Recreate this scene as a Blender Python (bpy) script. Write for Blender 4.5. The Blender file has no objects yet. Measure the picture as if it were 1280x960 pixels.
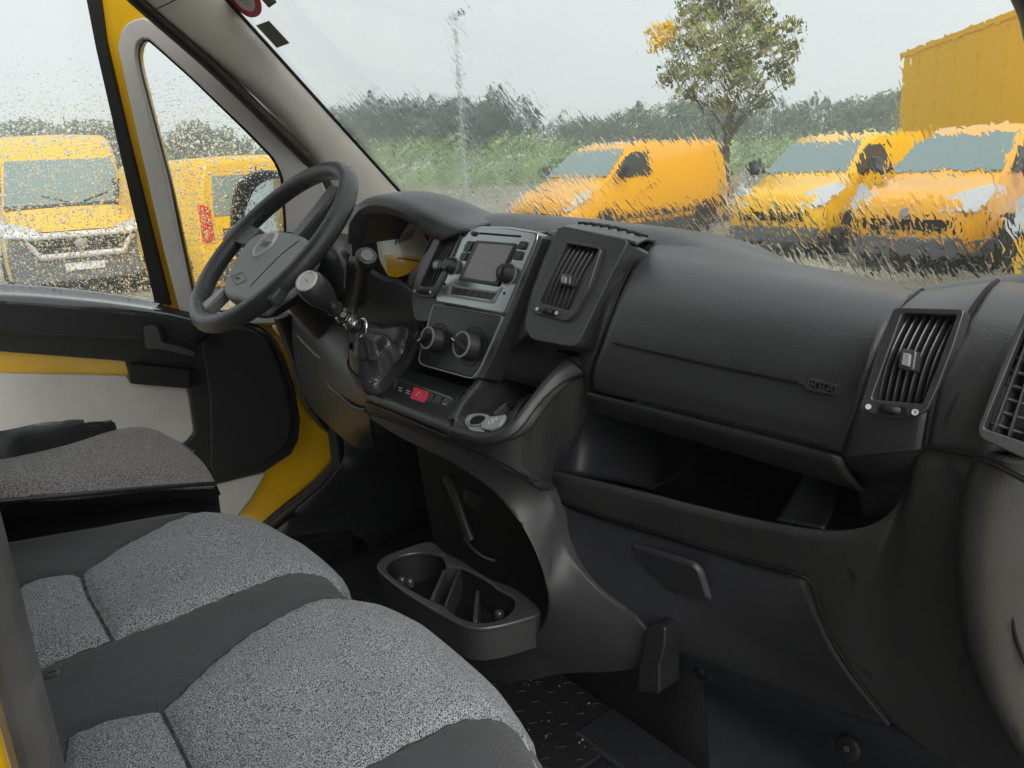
import bpy, bmesh, math, random
import numpy as np
from mathutils import Vector, Matrix
random.seed(7); RNG = np.random.default_rng(7)
C = bpy.context.scene.collection
SC = bpy.context.scene
V = Vector
rad = math.radians

# ------------------------------------------------------------------ camera, world, sun, exposure
# vehicle coordinates in metres: x to the passenger side, y forward, z up (0.08 = cab floor, -0.58 = yard)
CAM = V((1.02, -.68, 1.12)); F_PX = 962.0; GROUND = -.58; HAZE = .0038
def _basis(yaw=52.0, pitch=16.2, roll=-2.9):
    a, p, t = rad(yaw), rad(pitch), rad(roll)
    h = V((-math.sin(a), math.cos(a), 0)); r = V((math.cos(a), math.sin(a), 0)); u = V((0, 0, 1))
    f = h*math.cos(p) - u*math.sin(p); up = h*math.sin(p) + u*math.cos(p)
    return r*math.cos(t) + up*math.sin(t), up*math.cos(t) - r*math.sin(t), f
CR, CU, CF = _basis()
cam_data = bpy.data.cameras.new('camera')
cam_data.sensor_width = 36; cam_data.lens = 36*F_PX/1280
cam_data.clip_start = .01; cam_data.clip_end = 3000
cam = bpy.data.objects.new('camera', cam_data); C.objects.link(cam)
cam.matrix_world = Matrix(((CR.x, CU.x, -CF.x, CAM.x), (CR.y, CU.y, -CF.y, CAM.y), (CR.z, CU.z, -CF.z, CAM.z), (0, 0, 0, 1)))
SC.camera = cam

SUN_EL, SUN_AZ = rad(42), rad(112)      # overcast: a broad bright patch high behind the open passenger door
world = bpy.data.worlds.new('World'); SC.world = world; world.use_nodes = True
wn = world.node_tree; wn.nodes.clear()
_o = wn.nodes.new('ShaderNodeOutputWorld'); _bg = wn.nodes.new('ShaderNodeBackground')
_sky = wn.nodes.new('ShaderNodeTexSky'); _sky.sky_type = 'NISHITA'; _sky.sun_disc = False
_sky.sun_elevation = SUN_EL; _sky.sun_rotation = SUN_AZ
_tc = wn.nodes.new('ShaderNodeTexCoord'); _mp = wn.nodes.new('ShaderNodeMapping'); _mp.inputs['Scale'].default_value = (1, 1, 3)
_nz = wn.nodes.new('ShaderNodeTexNoise'); _nz.inputs['Scale'].default_value = 2.2; _nz.inputs['Detail'].default_value = 5
_cr = wn.nodes.new('ShaderNodeValToRGB')
_cr.color_ramp.elements[0].position = .25; _cr.color_ramp.elements[0].color = (.74, .785, .795, 1)
_cr.color_ramp.elements[1].position = .75; _cr.color_ramp.elements[1].color = (.83, .86, .87, 1)
_mx = wn.nodes.new('ShaderNodeMix'); _mx.data_type = 'RGBA'; _mx.inputs['Factor'].default_value = .96   # cloud cover over the clear sky
wn.links.new(_tc.outputs['Generated'], _mp.inputs['Vector']); wn.links.new(_mp.outputs[0], _nz.inputs['Vector'])
wn.links.new(_nz.outputs['Fac'], _cr.inputs[0]); wn.links.new(_sky.outputs[0], _mx.inputs[6]); _vm = wn.nodes.new('ShaderNodeVectorMath'); _vm.operation = 'SCALE'; _vm.inputs['Scale'].default_value = 10; wn.links.new(_cr.outputs[0], _vm.inputs[0]); wn.links.new(_vm.outputs[0], _mx.inputs[7])
wn.links.new(_mx.outputs[2], _bg.inputs['Color']); _bg.inputs['Strength'].default_value = .05
wn.links.new(_bg.outputs[0], _o.inputs['Surface'])
_s = bpy.data.lights.new('sun', 'SUN'); _s.energy = 1.5; _s.angle = rad(50); _s.color = (1, .985, .96)
sun = bpy.data.objects.new('sun', _s); C.objects.link(sun)
_d = V((math.sin(SUN_AZ)*math.cos(SUN_EL), math.cos(SUN_AZ)*math.cos(SUN_EL), math.sin(SUN_EL)))
sun.rotation_euler = _d.to_track_quat('Z', 'Y').to_euler(); sun.location = (8, -5, 12)
vs = SC.view_settings; vs.view_transform = 'Standard'; vs.look = 'None'; vs.exposure = 1.16; vs.gamma = 1; vs.use_curve_mapping = False
SC.cycles.max_bounces = 10; SC.cycles.transmission_bounces = 10; SC.cycles.glossy_bounces = 4; SC.cycles.diffuse_bounces = 4
SC.cycles.use_denoising = True; SC.cycles.volume_bounces = 1; SC.cycles.sample_clamp_indirect = 6

# ------------------------------------------------------------------ helpers
def ray(x, y): return CR*((x-640)/F_PX) - CU*((y-480)/F_PX) + CF
def PX(x, y, v): d = ray(x, y); return CAM + d*((v-CAM.x)/d.x)
def PY(x, y, v): d = ray(x, y); return CAM + d*((v-CAM.y)/d.y)
def PZ(x, y, v): d = ray(x, y); return CAM + d*((v-CAM.z)/d.z)
def PD(x, y, t): return CAM + ray(x, y)*t
def PYs(L): return [PY(*q) for q in L]
class Plane:                                   # a real plane of the vehicle; at() finds where a measured point lies on it
    def __init__(s, o, n, x=None):
        s.o = V(o); s.n = V(n).normalized()
        if s.n.dot(CAM - s.o) < 0: s.n = -s.n
        s.x = V(x or (1, 0, 0)); s.x = (s.x - s.n*s.x.dot(s.n)).normalized(); s.y = s.n.cross(s.x)
    def at(s, x, y, h=0):
        d = ray(x, y); o = s.o + s.n*h
        return CAM + d*((o-CAM).dot(s.n)/d.dot(s.n))
    def uv(s, p): return ((p-s.o).dot(s.x), (p-s.o).dot(s.y))
    def xyz(s, u, v, h=0): return s.o + s.x*u + s.y*v + s.n*h
def link(o, parent=None):
    C.objects.link(o)
    if parent is not None:
        o.parent = parent
        if parent.get('_base') is not None: o.matrix_parent_inverse = Matrix.Translation(-V(parent['_base'][:]))
    return o
def tag(o, label=None, cat=None, group=None, kind=None):
    for k, v in (('label', label), ('category', cat), ('group', group), ('kind', kind)):
        if v: o[k] = v
    return o
def thing(name, label, cat, loc=(0, 0, 0), group=None, rz=0):
    o = bpy.data.objects.new(name, None); C.objects.link(o); o.location = loc; o.rotation_euler.z = rz
    o.empty_display_size = .05; o['_base'] = list(loc)
    return tag(o, label, cat, group)
def mesh(name, vs_, fs, mat, parent=None, smooth=True, bevel=0, solid=0, off=-1, sub=0, seg=3, angle=35):
    me = bpy.data.meshes.new(name); me.from_pydata([tuple(v) for v in vs_], [], fs); me.validate()
    bm = bmesh.new(); bm.from_mesh(me); bmesh.ops.recalc_face_normals(bm, faces=bm.faces)
    bm.to_mesh(me); bm.free()
    return fin(name, me, mat, parent, smooth, bevel, solid, off, sub, seg, angle)
def fin(name, me, mat, parent=None, smooth=True, bevel=0, solid=0, off=-1, sub=0, seg=3, angle=35):
    for m in (mat if isinstance(mat, (list, tuple)) else [mat]): me.materials.append(m)
    o = bpy.data.objects.new(name, me); link(o, parent)
    if smooth: me.polygons.foreach_set('use_smooth', [True]*len(me.polygons))
    if solid: m = o.modifiers.new('s', 'SOLIDIFY'); m.thickness = solid; m.offset = off
    if sub: m = o.modifiers.new('u', 'SUBSURF'); m.levels = m.render_levels = sub
    if bevel:
        m = o.modifiers.new('b', 'BEVEL'); m.width = bevel; m.segments = seg; m.limit_method = 'ANGLE'; m.angle_limit = rad(angle); m.use_clamp_overlap = True
        m.harden_normals = False
    if smooth and not sub:
        try: me.set_sharp_from_angle(angle=rad(50))
        except Exception: pass
    return o
def bm_obj(name, bm, mat, parent=None, **k):
    me = bpy.data.meshes.new(name); bm.to_mesh(me); bm.free(); return fin(name, me, mat, parent, **k)
def resample(pts, n, closed=False, curve=True):
    pts = [V(p) for p in pts]
    if closed: pts = pts + [pts[0]]
    if curve and len(pts) > 2:
        q = []
        m = len(pts)-1
        for i in range(m):
            p1, p2 = pts[i], pts[i+1]
            p0 = pts[i-1] if i > 0 else (pts[m-1] if closed else p1*2-p2)
            p3 = pts[i+2] if i+2 <= m else (pts[1] if closed else p2*2-p1)
            def tk(a, b): return max((a-b).length, 1e-6)**.5
            t0 = 0; t1 = tk(p0, p1); t2 = t1+tk(p1, p2); t3 = t2+tk(p2, p3)
            for k in range(8):
                t = t1+(t2-t1)*k/8
                a1 = p0*((t1-t)/(t1-t0))+p1*((t-t0)/(t1-t0)); a2 = p1*((t2-t)/(t2-t1))+p2*((t-t1)/(t2-t1)); a3 = p2*((t3-t)/(t3-t2))+p3*((t-t2)/(t3-t2))
                b1 = a1*((t2-t)/(t2-t0))+a2*((t-t0)/(t2-t0)); b2 = a2*((t3-t)/(t3-t1))+a3*((t-t1)/(t3-t1))
                q.append(b1*((t2-t)/(t2-t1))+b2*((t-t1)/(t2-t1)))
        q.append(pts[-1]); pts = q
    L = [0]
    for a, b in zip(pts, pts[1:]): L.append(L[-1]+(b-a).length)
    out = []; j = 0; N = n if closed else n-1
    for i in range(n):
        s = L[-1]*i/N
        while j < len(L)-2 and L[j+1] < s: j += 1
        d = L[j+1]-L[j]
        out.append(pts[j].lerp(pts[j+1], (s-L[j])/d if d > 1e-9 else 0))
    return out
def by_index(pts, n):
    # spline through the points, sampled evenly from point to point so that rows of equal length stay paired
    pts = [V(p) for p in pts]; m = len(pts)-1; out = []
    for i in range(n):
        t = m*i/(n-1); k = min(int(t), m-1); f = t-k
        p1, p2 = pts[k], pts[k+1]; p0 = pts[k-1] if k > 0 else p1*2-p2; p3 = pts[k+2] if k+2 <= m else p2*2-p1
        l = (p2-p1).length
        m1 = (p2-p0); m2 = (p3-p1)
        m1 = m1*(l/max((p1-p0).length+l, 1e-6)); m2 = m2*(l/max((p3-p2).length+l, 1e-6))
        out.append(p1*(2*f**3-3*f*f+1)+m1*(f**3-2*f*f+f)+p2*(-2*f**3+3*f*f)+m2*(f**3-f*f))
    return out
def cut(o, pl, px):
    # opening in a skin: drop the faces that lie inside the outline on plane pl
    q = np.array([pl.uv(pl.at(x, y)) for x, y in px]); me = o.data; bm = bmesh.new(); bm.from_mesh(me); dead = []
    for f in bm.faces:
        u, v = pl.uv(f.calc_center_median()); ins = False
        for i in range(len(q)):
            (x0, y0), (x1, y1) = q[i-1], q[i]
            if (y0 > v) != (y1 > v) and u < x0+(v-y0)*(x1-x0)/(y1-y0): ins = not ins
        if ins: dead.append(f)
    bmesh.ops.delete(bm, geom=dead, context='FACES'); bm.to_mesh(me); bm.free()
def patch(name, rows, mat, parent=None, n=32, m=24, solid=.004, curve=True, vcurve=True, **k):
    same = len(set(len(r) for r in rows)) == 1 and len(rows[0]) > 2
    R = [(by_index(r, n) if same else resample(r, n, curve=curve)) for r in rows]
    cols = [resample([r[i] for r in R], m, curve=vcurve) for i in range(n)]
    vs_ = [cols[i][j] for j in range(m) for i in range(n)]
    fs = [(j*n+i, j*n+i+1, (j+1)*n+i+1, (j+1)*n+i) for j in range(m-1) for i in range(n-1)]
    me = bpy.data.meshes.new(name); me.from_pydata([tuple(v) for v in vs_], [], fs)
    # normals towards the cab side
    c = me.polygons[len(fs)//2]
    if c.normal.dot(CAM - V(c.center)) < 0: me.flip_normals()
    return fin(name, me, mat, parent, True, solid=solid, **k)
def fillet(pts, r, n=5):
    out = []; m = len(pts)
    for i, p in enumerate(pts):
        p = V((p[0], p[1], 0)); a = pts[i-1]; b = pts[(i+1) % m]
        a = V((a[0], a[1], 0)); b = V((b[0], b[1], 0))
        da, db = (a-p), (b-p); k = min(r, da.length*.45, db.length*.45)
        A = p+da.normalized()*k; B = p+db.normalized()*k
        for j in range(n+1):
            t = j/n; q = A*(1-t)**2+p*2*t*(1-t)+B*t*t
            out.append((q.x, q.y))
    return out
def curve2(pts, n): return [(p.x, p.y) for p in resample([V((a, b, 0)) for a, b in pts], n, closed=True)]
def prism_pts(bot, top, name, mat, parent, **k):
    n = len(bot)
    vs_ = list(bot)+list(top)
    fs = [tuple(range(n, 2*n)), tuple(range(n-1, -1, -1))]+[(i, (i+1) % n, n+(i+1) % n, n+i) for i in range(n)]
    return mesh(name, vs_, fs, mat, parent, **k)
def slab(name, pl, px, mat, parent=None, h0=-.004, h1=.004, r=0, curve=0, bevel=.0015, **k):
    if r: px = fillet(px, r)
    if curve: px = curve2(px, curve)
    top = [pl.at(x, y, h1) for x, y in px]; bot = [p-pl.n*(h1-h0) for p in top]
    return prism_pts(bot, top, name, mat, parent, bevel=bevel, **k)
def hull_ring(name, outer, inner, mat, parent, depth=None, back=None, n=96, bevel=.0015, **k):
    # flat ring between two closed 3-D outlines, extruded by the vector depth
    O = resample(outer, n, True, False); I = resample(inner, n, True, False)
    if len(outer) == len(inner) == n: O, I = [V(p) for p in outer], [V(p) for p in inner]
    else:
        c = sum(I, V())/n
        best = min(range(n), key=lambda s: sum((O[(i+s) % n]-I[i]).length for i in range(0, n, 4)))
        O = O[best:]+O[:best]
    d = V(depth)
    vs_ = O+I+[p+d for p in O]+[p+d for p in I]
    fs = []
    for i in range(n):
        j = (i+1) % n
        fs += [(i, j, n+j, n+i), (2*n+i, 3*n+i, 3*n+j, 2*n+j), (i, 2*n+i, 2*n+j, j), (n+i, n+j, 3*n+j, 3*n+i)]
    return mesh(name, vs_, fs, mat, parent, bevel=bevel, **k)
def ring(name, pl, outer, inner, mat, parent=None, h0=-.004, h1=.004, ro=0, ri=0, co=0, ci=0, **k):
    if ro: outer = fillet(outer, ro)
    if ri: inner = fillet(inner, ri)
    if co: outer = curve2(outer, co)
    if ci: inner = curve2(inner, ci)
    return hull_ring(name, [pl.at(x, y, h1) for x, y in outer], [pl.at(x, y, h1) for x, y in inner], mat, parent, -pl.n*(h1-h0), **k)
def frames(pts, closed=False):
    n = len(pts); T = []
    for i in range(n):
        a = pts[i-1] if (i > 0 or closed) else pts[i]; b = pts[(i+1) % n] if (i < n-1 or closed) else pts[i]
        T.append((b-a).normalized())
    u = T[0].orthogonal().normalized(); U = []
    for t in T:
        u = (u - t*u.dot(t)).normalized(); U.append((u, t.cross(u)))
    return U
def tube(name, pts, r, mat, parent=None, closed=False, n=12, res=0, flat=1.0, **k):
    pts = [V(p) for p in pts]
    if res: pts = resample(pts, res, closed)
    m = len(pts); rr = r if isinstance(r, (list, tuple)) else [r]*m
    if len(rr) != m: rr = list(np.interp(np.linspace(0, 1, m), np.linspace(0, 1, len(rr)), rr))
    U = frames(pts, closed); vs_ = []; fs = []
    for p, (a, b), q in zip(pts, U, rr):
        for j in range(n):
            t = 2*math.pi*j/n; vs_.append(p+a*(q*math.cos(t))+b*(q*flat*math.sin(t)))
    for i in range(m if closed else m-1):
        i2 = (i+1) % m
        for j in range(n): fs.append((i*n+j, i*n+(j+1) % n, i2*n+(j+1) % n, i2*n+j))
    if not closed: fs += [tuple(range(n-1, -1, -1)), tuple(range((m-1)*n, m*n))]
    return mesh(name, vs_, fs, mat, parent, **k)
def lathe(name, o, axis, prof, mat, parent=None, n=36, wob=None, **k):
    o = V(o); ax = V(axis).normalized(); u = ax.orthogonal().normalized(); w = ax.cross(u)
    vs_ = []; fs = []; m = len(prof)
    for r, h in prof:
        for j in range(n):
            t = 2*math.pi*j/n; q = r*(wob(t, h) if wob else 1); vs_.append(o+ax*h+u*(q*math.cos(t))+w*(q*math.sin(t)))
    for i in range(m-1):
        for j in range(n): fs.append((i*n+j, i*n+(j+1) % n, (i+1)*n+(j+1) % n, (i+1)*n+j))
    if prof[0][0] > 1e-5: fs.append(tuple(range(n-1, -1, -1)))
    if prof[-1][0] > 1e-5: fs.append(tuple(range((m-1)*n, m*n)))
    bm = bmesh.new(); bv = [bm.verts.new(v) for v in vs_]
    for f in fs:
        try: bm.faces.new([bv[i] for i in f])
        except ValueError: pass
    bmesh.ops.remove_doubles(bm, verts=bm.verts, dist=1e-6); bmesh.ops.recalc_face_normals(bm, faces=bm.faces)
    return bm_obj(name, bm, mat, parent, **k)
def box(name, lo, hi, mat, parent=None, bevel=.003, **k):
    (a, b, c), (d, e, f) = lo, hi
    vs_ = [(a, b, c), (d, b, c), (d, e, c), (a, e, c), (a, b, f), (d, b, f), (d, e, f), (a, e, f)]
    return mesh(name, vs_, [(0, 3, 2, 1), (4, 5, 6, 7), (0, 1, 5, 4), (1, 2, 6, 5), (2, 3, 7, 6), (3, 0, 4, 7)], mat, parent, bevel=bevel, **k)
def text(name, body, o, xdir, ydir, size, mat, parent=None, lift=.0006, align='CENTER'):
    cu = bpy.data.curves.new(name, 'FONT'); cu.body = body; cu.size = size; cu.extrude = .0002
    cu.align_x = align; cu.align_y = 'CENTER'; cu.materials.append(mat)
    x = V(xdir).normalized(); z = x.cross(V(ydir)).normalized(); y = z.cross(x)
    tmp = bpy.data.objects.new(name+'_curve', cu); C.objects.link(tmp)
    me = bpy.data.meshes.new_from_object(tmp.evaluated_get(bpy.context.evaluated_depsgraph_get())); bpy.data.objects.remove(tmp)
    ob = bpy.data.objects.new(name, me); link(ob, parent)
    p = V(o)+z*lift
    ob.matrix_basis = Matrix(((x.x, y.x, z.x, p.x), (x.y, y.y, z.y, p.y), (x.z, y.z, z.z, p.z), (0, 0, 0, 1)))
    return ob

# ------------------------------------------------------------------ materials
def new_mat(name):
    m = bpy.data.materials.new(name); m.use_nodes = True; nt = m.node_tree
    return m, nt, nt.nodes['Principled BSDF']
def N(nt, typ, **k):
    n = nt.nodes.new(typ)
    for a, b in k.items():
        if a in n.inputs: n.inputs[a].default_value = b
        else: setattr(n, a, b)
    return n
def ramp(nt, fac, stops):
    r = nt.nodes.new('ShaderNodeValToRGB'); e = r.color_ramp.elements
    while len(e) < len(stops): e.new(.5)
    for q, (p, c) in zip(e, stops): q.position = p; q.color = (*c, 1) if len(c) == 3 else c
    nt.links.new(fac, r.inputs[0]); return r.outputs[0]
def plastic(name, col, rough=.45, grain=900, amt=.00012, spec=.5, dust=.0, metal=0, dustcol=(.16, .15, .14), coat=0, var=.1, drips=0):
    m, nt, b = new_mat(name); tc = nt.nodes.new('ShaderNodeTexCoord'); L = nt.links.new
    nz = N(nt, 'ShaderNodeTexNoise', Scale=14.0, Detail=6.0, Roughness=.65); L(tc.outputs['Object'], nz.inputs['Vector'])
    c1 = tuple(min(1, v*(1-var)) for v in col); c2 = tuple(min(1, v*(1+var)) for v in col)
    base = ramp(nt, nz.outputs['Fac'], [(.3, c1), (.7, c2)])
    if dust:
        n2 = N(nt, 'ShaderNodeTexNoise', Scale=260.0, Detail=4.0, Roughness=.8); L(tc.outputs['Object'], n2.inputs['Vector'])
        f = ramp(nt, n2.outputs['Fac'], [(.62, (0, 0, 0)), (.78, (dust, dust, dust))])
        mx = nt.nodes.new('ShaderNodeMix'); mx.data_type = 'RGBA'; L(f, mx.inputs['Factor']); L(base, mx.inputs[6]); mx.inputs[7].default_value = (*dustcol, 1); base = mx.outputs[2]
    if drips:   # dark runs where rain has wetted the surface
        mp = N(nt, 'ShaderNodeMapping'); mp.inputs['Scale'].default_value = (70, 70, 13); L(tc.outputs['Object'], mp.inputs['Vector'])
        n3 = N(nt, 'ShaderNodeTexNoise', Scale=1.0, Detail=1.5); L(mp.outputs[0], n3.inputs['Vector'])
        f3 = ramp(nt, n3.outputs['Fac'], [(.66, (1, 1, 1)), (.70, (.45, .45, .46))])
        m3 = nt.nodes.new('ShaderNodeMix'); m3.data_type = 'RGBA'; m3.blend_type = 'MULTIPLY'; m3.inputs['Factor'].default_value = 1; L(base, m3.inputs[6]); L(f3, m3.inputs[7]); base = m3.outputs[2]
    L(base, b.inputs['Base Color']); b.inputs['Metallic'].default_value = metal; b.inputs['Specular IOR Level'].default_value = spec
    r = N(nt, 'ShaderNodeMapRange'); r.inputs['To Min'].default_value = max(.03, rough-.07); r.inputs['To Max'].default_value = rough+.09
    L(nz.outputs['Fac'], r.inputs['Value']); L(r.outputs[0], b.inputs['Roughness'])
    if coat: b.inputs['Coat Weight'].default_value = coat; b.inputs['Coat Roughness'].default_value = .08
    if amt:
        v = N(nt, 'ShaderNodeTexVoronoi', Scale=float(grain)); v.feature = 'SMOOTH_F1'; L(tc.outputs['Object'], v.inputs['Vector'])
        bp = N(nt, 'ShaderNodeBump', Distance=amt, Strength=1.0); L(v.outputs['Distance'], bp.inputs['Height']); L(bp.outputs[0], b.inputs['Normal'])
    return m
M = {}
M['dash'] = plastic('dash_plastic', (.030, .031, .034), 0.35, 1000, .00034, 1.0, dust=.4)
M['dash_wet'] = plastic('dash_plastic_damp', (.034, .034, .035), .36, 1000, .00036, 1.0, dust=.4, drips=1)
M['console'] = plastic('console_plastic', (.032, .032, .033), .46, 850, .00035, .6, dust=.5)
M['lower'] = plastic('lower_plastic', (.022, .023, .027), .42, 850, .0003, .7, dust=.5)
M['satin'] = plastic('satin_black', (.014, .0145, .016), .34, 900, .0003, .5)
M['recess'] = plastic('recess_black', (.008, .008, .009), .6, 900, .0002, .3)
M['slat'] = plastic('slat_black', (.045, .045, .048), .3, 900, .0001, .8)
M['gun'] = plastic('gunmetal_bezel', (.30, .335, .335), .16, 900, 0, .6, metal=.75, coat=.4, var=.05)
M['panel'] = plastic('climate_black', (.016, .018, .018), .3, 900, .0001, .5)
M['rubber'] = plastic('rubber_knob', (.016, .016, .017), .5, 900, .0002, .4)
M['chrome'] = plastic('bright_trim', (.62, .63, .63), .18, 900, 0, .5, metal=1)
M['greyplast'] = plastic('grey_plastic', (.23, .24, .24), .3, 900, .0001, .5)
M['print'] = plastic('white_print', (.6, .6, .6), .5, 900, 0, .3)
M['dimprint'] = plastic('dim_print', (.16, .17, .17), .5, 900, 0, .3)
M['red'] = plastic('red_switch', (.55, .03, .06), .4, 900, 0, .4)
M['beige'] = plastic('beige_trim', (.72, .67, .60), .5, 700, .0006, .4, var=.05)
M['beige2'] = plastic('door_card', (.60, .575, .55), .55, 700, .0006, .4, var=.06)
M['yellow'] = plastic('yellow_body_paint', (.78, .44, .004), .25, 900, 0, .5, coat=.7, var=.03)
M['black'] = plastic('black_door_trim', (.009, .0095, .012), .45, 700, .0006, .35)
M['seal'] = plastic('seal_rubber', (.008, .007, .007), .5, 700, .0003, .35)
M['brownseal'] = plastic('door_seal', (.022, .015, .009), .45, 700, .0003, .4)
M['greystrip'] = plastic('pillar_seal', (.075, .074, .079), .5, 90, .002, .4, var=.3)
M['wheelpad'] = plastic('wheel_pad', (.25, .275, .27), .38, 900, .0004, .4)
M['wheelrim'] = plastic('wheel_rim', (.045, .046, .050), .28, 900, .0005, .5)
M['knobgrey'] = plastic('lever_knob', (.035, .035, .036), .26, 900, .0002, .5)
M['vinyl'] = plastic('black_vinyl', (.034, .034, .037), .24, 420, .0006, .5)
M['floor'] = plastic('floor_rubber', (.014, .015, .018), .5, 300, .001, .4, dust=.6, dustcol=(.09, .085, .08))
M['carpet'] = plastic('dark_board', (.024, .027, .034), .6, 500, .001, .3, dust=.4)
M['grey'] = plastic('grey_liner', (.28, .27, .26), .8, 300, .001, .2)
M['screen'] = plastic('screen_glass', (.18, .18, .175), .22, 900, 0, .5, coat=.3, var=.04)
M['pod_trim'] = plastic('vent_surround', (.034, .034, .036), .36, 900, .00008, .9)
def glass(name, kind):
    m = bpy.data.materials.new(name); m.use_nodes = True; nt = m.node_tree; nt.nodes.clear(); L = nt.links.new
    o = nt.nodes.new('ShaderNodeOutputMaterial'); g = N(nt, 'ShaderNodeBsdfGlass', Roughness=0.0, IOR=1.36)
    g.inputs['Color'].default_value = (.985, .995, .99, 1); L(g.outputs[0], o.inputs['Surface'])
    if kind == 'clean': return m
    tc = nt.nodes.new('ShaderNodeTexCoord')
    if kind == 'stream':      # rain running down the slope of the windscreen: local u across, v down the slope
        mp = N(nt, 'ShaderNodeMapping'); L(tc.outputs['Object'], mp.inputs['Vector'])
        mp.inputs['Rotation'].default_value = (-WS_ANG, 0, 0)
        w = N(nt, 'ShaderNodeTexNoise', Scale=22.0, Detail=2.0); L(mp.outputs[0], w.inputs['Vector'])
        add = N(nt, 'ShaderNodeMix'); add.data_type = 'RGBA'; add.blend_type = 'LINEAR_LIGHT'; add.inputs['Factor'].default_value = .008
        L(mp.outputs[0], add.inputs[6]); L(w.outputs['Color'], add.inputs[7])
        def runs(su, sv, lo, hi, off):
            s1 = N(nt, 'ShaderNodeMapping'); s1.inputs['Scale'].default_value = (su, sv, 1); s1.inputs['Location'].default_value = (off, off*.7, off); L(add.outputs[2], s1.inputs['Vector'])
            n1 = N(nt, 'ShaderNodeTexNoise', Scale=1.0, Detail=1.2, Roughness=.4); L(s1.outputs[0], n1.inputs['Vector'])
            r1 = N(nt, 'ShaderNodeMapRange', interpolation_type='SMOOTHSTEP'); r1.inputs['From Min'].default_value = lo; r1.inputs['From Max'].default_value = hi; L(n1.outputs['Fac'], r1.inputs['Value'])
            return r1.outputs[0]
        n1o, n2o = runs(92, 24, .50, .74, 0), runs(160, 52, .50, .72, 5.3)
        # wetter towards the passenger side and low down, patchy
        sp = nt.nodes.new('ShaderNodeSeparateXYZ'); L(mp.outputs[0], sp.inputs[0])
        mr = N(nt, 'ShaderNodeMapRange'); mr.inputs['From Min'].default_value = -.75; mr.inputs['From Max'].default_value = .5; mr.inputs['To Min'].default_value = .6; mr.inputs['To Max'].default_value = .55
        L(sp.outputs['X'], mr.inputs['Value'])
        pn = N(nt, 'ShaderNodeTexNoise', Scale=5.0, Detail=2.0); L(mp.outputs[0], pn.inputs['Vector'])
        pr = N(nt, 'ShaderNodeMapRange'); pr.inputs['From Min'].default_value = .3; pr.inputs['From Max'].default_value = .7; pr.inputs['To Min'].default_value = .45; pr.inputs['To Max'].default_value = 1.25
        L(pn.outputs['Fac'], pr.inputs['Value'])
        mv = N(nt, 'ShaderNodeMapRange'); mv.inputs['From Min'].default_value = .43; mv.inputs['From Max'].default_value = .53; mv.inputs['To Min'].default_value = 2.9; mv.inputs['To Max'].default_value = 1.0
        L(sp.outputs['Y'], mv.inputs['Value'])
        m0 = N(nt, 'ShaderNodeMath', operation='MULTIPLY'); L(mr.outputs[0], m0.inputs[0]); L(mv.outputs[0], m0.inputs[1])
        mu = N(nt, 'ShaderNodeMath', operation='MULTIPLY'); L(m0.outputs[0], mu.inputs[0]); L(pr.outputs[0], mu.inputs[1])
        ht = N(nt, 'ShaderNodeMath', operation='MULTIPLY_ADD'); L(n2o, ht.inputs[0]); ht.inputs[1].default_value = .42; L(n1o, ht.inputs[2])
        h2 = N(nt, 'ShaderNodeMath', operation='MULTIPLY'); L(ht.outputs[0], h2.inputs[0]); L(mu.outputs[0], h2.inputs[1])
        bp = N(nt, 'ShaderNodeBump', Distance=STREAM, Strength=1.0); L(h2.outputs[0], bp.inputs['Height'])
    else:                     # standing drops
        hs = None
        for sc, amp, thr in ((160.0, .60, .66), (270.0, .36, .62), (100.0, .9, .86)):
            v = N(nt, 'ShaderNodeTexVoronoi', Scale=sc); L(tc.outputs['Object'], v.inputs['Vector'])
            se = nt.nodes.new('ShaderNodeSeparateColor'); L(v.outputs['Color'], se.inputs[0])
            # drop radius differs from cell to cell; some cells stay dry
            rr = N(nt, 'ShaderNodeMapRange'); rr.inputs['From Min'].default_value = thr-.35; rr.inputs['From Max'].default_value = 1; rr.inputs['To Min'].default_value = 0; rr.inputs['To Max'].default_value = .55
            L(se.outputs[0], rr.inputs['Value'])
            d2 = N(nt, 'ShaderNodeMath', operation='MULTIPLY'); L(v.outputs['Distance'], d2.inputs[0]); L(v.outputs['Distance'], d2.inputs[1])
            r2 = N(nt, 'ShaderNodeMath', operation='MULTIPLY'); L(rr.outputs[0], r2.inputs[0]); L(rr.outputs[0], r2.inputs[1])
            su = N(nt, 'ShaderNodeMath', operation='SUBTRACT'); L(r2.outputs[0], su.inputs[0]); L(d2.outputs[0], su.inputs[1])
            vp = nt.nodes.new('ShaderNodeVectorMath'); vp.operation = 'SUBTRACT'; L(tc.outputs['Object'], vp.inputs[0]); L(v.outputs['Position'], vp.inputs[1])
            vz = nt.nodes.new('ShaderNodeSeparateXYZ'); L(vp.outputs[0], vz.inputs[0])
            sg = N(nt, 'ShaderNodeMath', operation='MULTIPLY_ADD'); L(vz.outputs['Z'], sg.inputs[0]); sg.inputs[1].default_value = -1.5*sc; sg.inputs[2].default_value = 1.0   # each drop sags: thicker below
            sm_ = N(nt, 'ShaderNodeMath', operation='MULTIPLY'); L(su.outputs[0], sm_.inputs[0]); L(sg.outputs[0], sm_.inputs[1])
            mx = N(nt, 'ShaderNodeMath', operation='MAXIMUM'); L(sm_.outputs[0], mx.inputs[0]); mx.inputs[1].default_value = 0
            sc2 = N(nt, 'ShaderNodeMath', operation='MULTIPLY'); L(mx.outputs[0], sc2.inputs[0]); sc2.inputs[1].default_value = amp
            if hs is None: hs = sc2.outputs[0]
            else:
                ad = N(nt, 'ShaderNodeMath', operation='ADD'); L(hs, ad.inputs[0]); L(sc2.outputs[0], ad.inputs[1]); hs = ad.outputs[0]
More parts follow.
